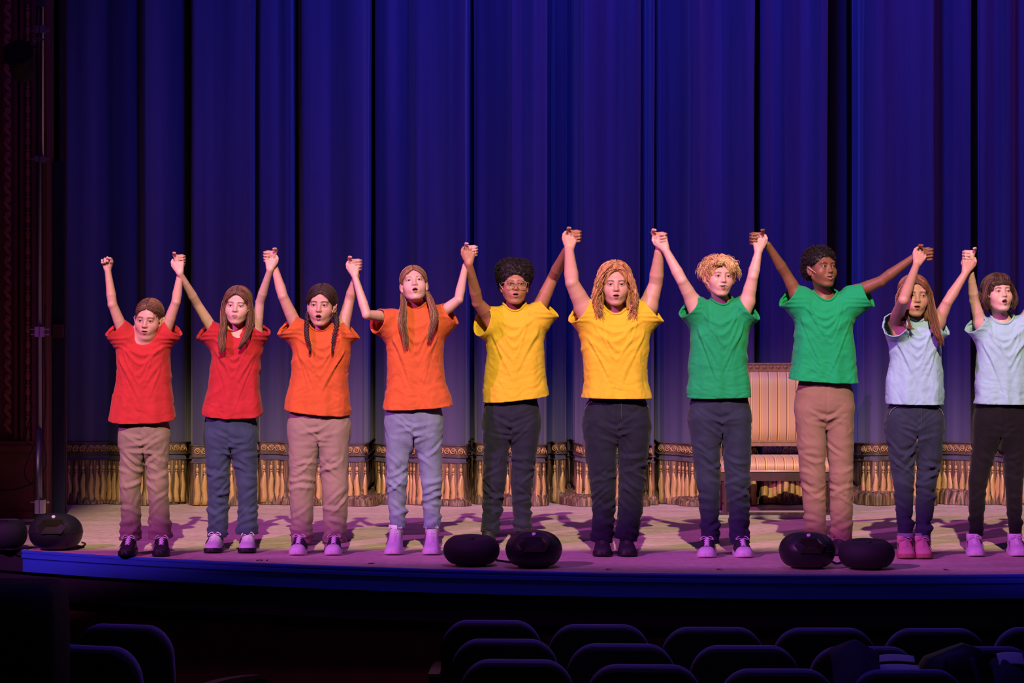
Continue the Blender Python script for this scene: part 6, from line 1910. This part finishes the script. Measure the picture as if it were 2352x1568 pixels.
def build_chair():
    d = 17.15; cx = PX(1778, d); hw = .405
    Zp = lambda py, dd_: PZ(py, dd_)
    t = empty('armchair', (cx, d, 0), 'striped gold armchair with carved crest rail standing behind the two green t-shirts', 'chair')
    wood = mat_plain('gilt_walnut', (.26, .14, .07), .4, var=.5, scale=50, bump=.3, bump_scale=60)
    dark = mat_plain('dark_walnut', (.05, .02, .02), .4, var=.3)
    sm = stripe_mat()
    bd = d + .20         # back plane
    zt, zb = Zp(833, bd), Zp(1024, bd)
    # crest rail with carved frieze
    mb = MB(); mb.box((cx - hw, bd - .03, zt - .012), (cx + hw, bd + .03, zt)); mb.box((cx - hw + .01, bd - .022, zt - .05), (cx + hw - .01, bd + .025, zt - .012)); mb.box((cx - hw, bd - .028, zt - .062), (cx + hw, bd + .028, zt - .05))
    cr = mb.build('crest_rail', wood, t)
    for i in range(15):
        x = cx - hw + .05 + i * (2 * hw - .1) / 14
        mb = MB(); mb.lathe([(.016, 0), (.013, .006), (.006, .004), (.004, .009), (.0005, .009)], 8, (x, bd - .022, zt - .031), [[1, 0, 0], [0, 0, -1], [0, 1, 0]]); mb.build('carved_rosette', wood, cr, True)
    for sx in (-1, 1):
        mb = MB(); mb.tube([(cx + sx * (hw - .02), bd, .02), (cx + sx * (hw - .02), bd, zt - .06)], .022, 10); mb.build('back_post', wood, t, True)
    mb = MB(); mb.box((cx - hw, bd - .03, zb), (cx + hw, bd + .025, zb + .03)); mb.box((cx - hw + .01, bd - .036, zb + .03), (cx + hw - .01, bd + .02, zb + .042)); mb.build('lower_rail', wood, t)
    # padded back: gentle cushion, built as a grid
    X = np.linspace(cx - hw + .03, cx + hw - .03, 31); Zs = np.linspace(zb + .042, zt - .062, 15)
    V = []
    for z in Zs:
        for x in X:
            u = (x - cx) / (hw - .03); v = (z - Zs.mean()) / (np.ptp(Zs) / 2)
            V.append([x, bd - .022 - .040 * (1 - abs(u)**6) * (1 - abs(v)**6), z])
    n = len(X); i = np.arange(len(Zs) - 1)[:, None] * n; j = np.arange(n - 1)[None, :]
    part('padded_back', V, np.stack([i + j, i + j + 1, i + n + j + 1, i + n + j], -1).reshape(-1, 4), sm, t)
    mb = MB(); mb.box((cx - hw + .03, bd - .02, zb + .04), (cx + hw - .03, bd + .02, zt - .06)); mb.build('back_panel', dark, t)
    # seat cushion: bowed front
    fy = d - .28; zs_ = Zp(1083, fy)
    ring = []
    P_ = [(bd - .03, zs_), (bd - .03, zs_ + .09), (d + .05, zs_ + .105), (fy + .08, zs_ + .098), (fy + .015, zs_ + .075), (fy - .004, zs_ + .045), (fy + .0, zs_)]
    rings = []
    for x in np.linspace(cx - hw + .01, cx + hw - .01, 31):
        u = abs((x - cx) / hw); k = 1 - .25 * u**8
        rings.append([(x, y, zs_ + (z - zs_) * k) for y, z in P_])
    mb = MB(); mb.loft(rings); mb.build('seat_cushion', sm, t, True)
    mb = MB(); mb.tube([(cx - hw, fy - .006, zs_ + .004), (cx + hw, fy - .006, zs_ + .004)], .007, 8); mb.build('gilt_bead', mat_plain('gilt', (.7, .5, .3), .3, .4), t, True)
    mb = MB(); mb.box((cx - hw, fy, zs_ - .065), (cx + hw, bd + .02, zs_)); mb.build('seat_rail', dark, t)
    for sx in (-1, 1):
        for y in (fy + .03, bd - .01):
            mb = MB(); mb.lathe([(.014, 0.0), (.018, .02), (.015, .06), (.024, .14), (.028, zs_ - .075), (.028, zs_ - .06)], 12, (cx + sx * (hw - .035), y, 0)); mb.build('leg', dark, t, True)
        # open arm with padded rest
        mb = MB(); mb.tube(catmull([(cx + sx * (hw - .02), bd, zs_ + .36), (cx + sx * (hw + .01), d, zs_ + .35), (cx + sx * (hw + .02), fy + .12, zs_ + .33), (cx + sx * (hw + .01), fy + .10, zs_ + .20), (cx + sx * (hw - .01), fy + .05, zs_)], 20), .018, 8); mb.build('arm', wood, t, True)
    # low dark board the chair stands behind
    t2 = empty('floor_board', (cx, fy - .24, 0), 'low dark board lying on stage in front of striped armchair', 'board')
    mb = MB(); o = [(cx - hw - .06, fy - .36), (cx + hw + .08, fy - .36), (cx + hw + .08, fy - .06), (cx - hw - .06, fy - .06)]
    mb.box((cx - hw - .06, fy - .36, .0), (cx + hw + .08, fy - .06, .022)); mb.build('board', mat_plain('dark_gloss_board', (.09, .05, .10), .25, var=.2), t2)
    mb = MB(); mb.box((cx - hw - .062, fy - .364, .004), (cx + hw + .082, fy - .360, .024)); mb.build('edge_strip', M_METAL, t2)
build_chair()

# ------------------------------------------------------------------ auditorium seats
M_SEATCLOTH = mat_plain('black_seat_back', (.010, .010, .012), .8, var=.2)
M_PIPING = mat_plain('blue_seat_velvet', (.22, .18, .50), .7, var=.2, sheen=.3)
M_SEATWOOD = mat_plain('varnished_wood', (.14, .045, .02), .35, var=.4, scale=12)
def seat_proto():
    t = empty('theatre_seat', (0, 0, HOUSE_Z))
    W, ztop = .243, .90
    def outline(w, z0, z1, r, n=10):
        pts = [(-w, z0), (w, z0)]
        pts += [(w - r * .9 + r * .9 * math.cos(a), z1 - r + r * math.sin(a)) for a in np.linspace(0, math.pi / 2, n)]
        pts += [(-w + r * .9 + r * .9 * math.cos(a), z1 - r + r * math.sin(a)) for a in np.linspace(math.pi / 2, math.pi, n)]
        # gently crowned top
        return [(x, z + .012 * (1 - (x / w)**2) * (z > z1 - r)) for x, z in pts]
    tilt = np.array(Matrix.Rotation(.16, 3, 'X'))
    def pr(w, z0, z1, r, y0, dep, bev):
        m = MB(); m.prism(outline(w, z0, z1, r), dep, R=tilt, c=(0, y0, HOUSE_Z + .0), bevel=bev); return m
    pr(W, .28, ztop, .13, .0, .045, .010).build('backrest', M_SEATCLOTH, t, False)
    # velvet cushion with a rounded edge that catches the light
    o = np.array(outline(W - .002, .30, ztop + .006, .135)); k = len(o)
    mb = MB(); rings = []
    cen = np.array([0, .62])
    for dy, sc in ((.042, 1.0), (.055, 1.008), (.075, 1.0), (.095, .95), (.105, .86)):
        q = cen + (o - cen) * sc
        rings.append((np.column_stack([q[:, 0], np.full(k, dy), q[:, 1]]) @ tilt.T) + [0, 0, HOUSE_Z])
    mb.loft(rings); mb.build('cushion', M_PIPING, t, True)
    mb = MB(); mb.prism([(-W + .02, 0), (W - .02, 0), (W - .02, .09), (-W + .02, .09)], .42, R=np.array(Matrix.Rotation(.06, 3, 'X')), c=(0, .06, HOUSE_Z + .38), bevel=.012); mb.build('seat', M_PIPING, t)
    for sx in (-1, 1):
        mb = MB(); mb.box((sx * (W - .008) - .014, .02, HOUSE_Z + .0), (sx * (W - .008) + .014, .10, HOUSE_Z + .58)); mb.build('stanchion', M_SEATCLOTH, t)
    return t
def seat_arm():
    t = empty('seat_end', (0, 0, HOUSE_Z))
    mb = MB(); mb.box((-.025, .0, HOUSE_Z), (.025, .40, HOUSE_Z + .60)); mb.build('end_panel', M_SEATCLOTH, t)
    mb = MB(); P_ = catmull([(0, -.02, HOUSE_Z + .60), (0, .15, HOUSE_Z + .615), (0, .36, HOUSE_Z + .61), (0, .44, HOUSE_Z + .585)], 10)
    rings = [[(p[0] - .032, p[1], p[2]), (p[0] - .028, p[1], p[2] + .018), (p[0] + .028, p[1], p[2] + .018), (p[0] + .032, p[1], p[2])] for p in P_]
    mb.loft(rings); mb.build('armrest', M_SEATWOOD, t)
    return t
PROTO = seat_proto()
ARM = seat_arm()
_used = []
def put_seat(px, py, label, extra=0.0, src=None, name='theatre seat', scale=1.0, drop=1.36, group='empty theatre seats'):
    d = FPX * drop / (py - 784) 
    src = src or PROTO
    o = src if src not in _used else copy_tree(src)
    _used.append(src)
    # the top of the tilted back stands a little towards the audience of its base
    a = math.radians(extra)
    o.location = (PX(px, d) - .0, d + .15, HOUSE_Z + (.0))
    o.rotation_euler = (0, 0, a)
    return tag(o, label, 'seat', group)
rows = [
    (1, [(1131, 1427, 'first'), (1379, 1437, 'second'), (1641, 1443, 'third'), (1898, 1445, 'fourth'), (2153, 1446, 'fifth'), (2405, 1443, 'sixth')], 'front'),
    (2, [(1162, 1471, 'first'), (1430, 1482, 'second'), (1714, 1486, 'third'), (1990, 1489, 'fourth'), (2262, 1489, 'fifth'), (2530, 1487, 'sixth')], 'second'),
    (3, [(1190, 1519, 'first'), (1483, 1531, 'second'), (1790, 1541, 'third'), (2090, 1543, 'fourth')], 'third')]
for r, seats, nm in rows:
    for i, (px, py, od) in enumerate(seats):
        rot = -3.5 + (px - 1130) * .0035
        put_seat(px, py + 8, 'dark theatre seat, %s from the aisle in the %s row right of the aisle' % (od, nm), rot)
def put_arm(px, py, d, label, rz):
    o = ARM if ARM not in _used else copy_tree(ARM)
    _used.append(ARM)
    o.location = (PX(px, d), d, HOUSE_Z - .0)
    o.rotation_euler = (0, 0, math.radians(rz)); return tag(o, label, 'armrest', 'aisle ends of seat rows')
put_arm(997, 1500, 11.85, 'dark aisle armrest at left end of front seat row', -4)
put_arm(1008, 1545, 11.10, 'dark aisle armrest at left end of second seat row', -4)
for px, py, rot, lb in ((290, 1436, -14, 'dark theatre seat with sloping top left of the aisle, before dark wood pit wall'), (215, 1486, -18, 'dark theatre seat left of the aisle, nearer camera, by bottom edge'),
                        (8, 1427, -20, 'dark theatre seat mostly hidden behind black cabinet at lower left')):
    put_seat(px, py + 9, lb, rot)
put_arm(468, 1520, 11.45, 'wooden armrest with lit tip right of sloping-topped seat, left of the aisle', -38)

# black draped cabinet in the lower left corner
def build_cabinet():
    d = 9.55
    t = empty('draped_cabinet', (PX(55, d), d, HOUSE_Z), 'large black draped cabinet in lower left corner beside seats', 'cabinet')
    mb = MB(); x0, x1 = PX(-150, d), PX(128, d); zt = PZ(1352, d)
    rings = []
    for z, g in ((HOUSE_Z, 1.0), (zt - .12, .97), (zt - .03, .93), (zt, .82)):
        cx_, hx = (x0 + x1) / 2, (x1 - x0) / 2 * g
        rings.append([(cx_ + hx * math.copysign(abs(math.cos(a))**.5, math.cos(a)) * (1 + .015 * math.sin(9 * a)), d + .22 + .26 * g * math.copysign(abs(math.sin(a))**.5, math.sin(a)), z) for a in np.linspace(0, 2 * math.pi, 48, endpoint=False)])
    mb.loft(rings); mb.build('drape', M_BLACK, t, True)
build_cabinet()

# things left on the seats at lower right
def build_bag():
    d = 10.28
    M_BAG = mat_plain('dark_nylon', (.012, .010, .018), .6, var=.3); M_BAG2 = mat_plain('dark_plum_cloth', (.06, .04, .09), .85, var=.3)
    M_PAPER = mat_plain('white_paper', (.72, .70, .76), .7, var=.05)
    t = empty('backpack', (PX(2160, d), d, HOUSE_Z + .46), 'big dark backpack slumped on a seat at lower right, papers beside it', 'bag', None)
    c = np.array([PX(2185, d), d + .02, PZ(1568, d)])
    mb = MB(); rings = []
    for z, w, dp in ((-.36, .14, .09), (-.26, .17, .12), (-.08, .175, .12), (.06, .16, .11), (.125, .12, .08), (.15, .05, .04)):
        rings.append([(c[0] + w * math.copysign(abs(math.cos(a))**.7, math.cos(a)) + .03 * z, c[1] + dp * math.copysign(abs(math.sin(a))**.7, math.sin(a)), c[2] + z + .02 * math.cos(a)) for a in np.linspace(0, 2 * math.pi, 28, endpoint=False)])
    mb.loft(rings); mb.build('sack', M_BAG, t, True)
    mb = MB(); mb.tube(catmull([c + [-.05, -.12, .12], c + [-.07, -.17, .0], c + [-.06, -.16, -.15]], 12), .014, 6); mb.tube(catmull([c + [.07, -.11, .12], c + [.09, -.16, .0], c + [.08, -.16, -.15]], 12), .014, 6); mb.build('strap', M_BAG2, t, True)
    def crumple(name, cpx, cpy, dd_, w, h, seed, mat, label, cat, lump=.05, tilt=.5):
        n = 16; rng = np.random.RandomState(seed)
        cc = P(cpx, cpy, dd_); U = np.linspace(-1, 1, n); V = []
        for v in U:
            for u in U:
                r = max(abs(u), abs(v))
                hgt = lump * (1 - (u * u + v * v) / 2)
                V.append([u * w, v * h * .7, hgt + v * h * tilt])
        V = np.array(V); V[:, 2] += .018 * vnoise(V * 14 + seed, seed) * (lump > .02); V[:, :2] += .012 * np.column_stack([vnoise(V * 9 + seed, seed + 1), vnoise(V * 9, seed + 2)])
        V = V + cc
        i = np.arange(n - 1)[:, None] * n; j = np.arange(n - 1)[None, :]
        q = np.stack([i + j, i + j + 1, i + n + j + 1, i + n + j], -1).reshape(-1, 4)
        V2 = V - [0, 0, .004 if lump < .02 else .02]; b = len(V)
        e = [k for k in range(n)] + [k * n + n - 1 for k in range(1, n)] + [n * (n - 1) + k for k in range(n - 2, -1, -1)] + [k * n for k in range(n - 2, 0, -1)]
        e = np.array(e); e2 = np.roll(e, -1)
        side = np.stack([e, e + b, e2 + b, e2], 1)
        o = part(name, np.vstack([V, V2]), np.concatenate([q, q[:, ::-1] + b, side]), mat, None, True)
        return tag(o, label, cat)
    crumple('jacket', 1968, 1552, 9.92, .10, .16, 3, M_BAG2, 'dark crumpled jacket thrown over a seat back at lower right, left of the papers', 'jacket', .10)
    crumple('paper_sheet', 2062, 1540, 10.08, .105, .05, 5, M_PAPER, 'larger white paper lying on dark bag at lower right', 'paper', .012, .35)
    crumple('paper_sheet', 2058, 1513, 10.20, .085, .035, 8, M_PAPER, 'small white paper corner just above the larger paper at lower right', 'paper', .012, .3)
    crumple('paper_sheet', 2320, 1513, 10.15, .055, .05, 11, M_PAPER, 'white paper at right frame edge on a seat, next to plum bag', 'paper', .012, .4)
    crumple('tote_bag', 2312, 1560, 10.12, .06, .10, 14, M_BAG2, 'plum tote bag at lower right corner below a white paper', 'bag', .08)
build_bag()
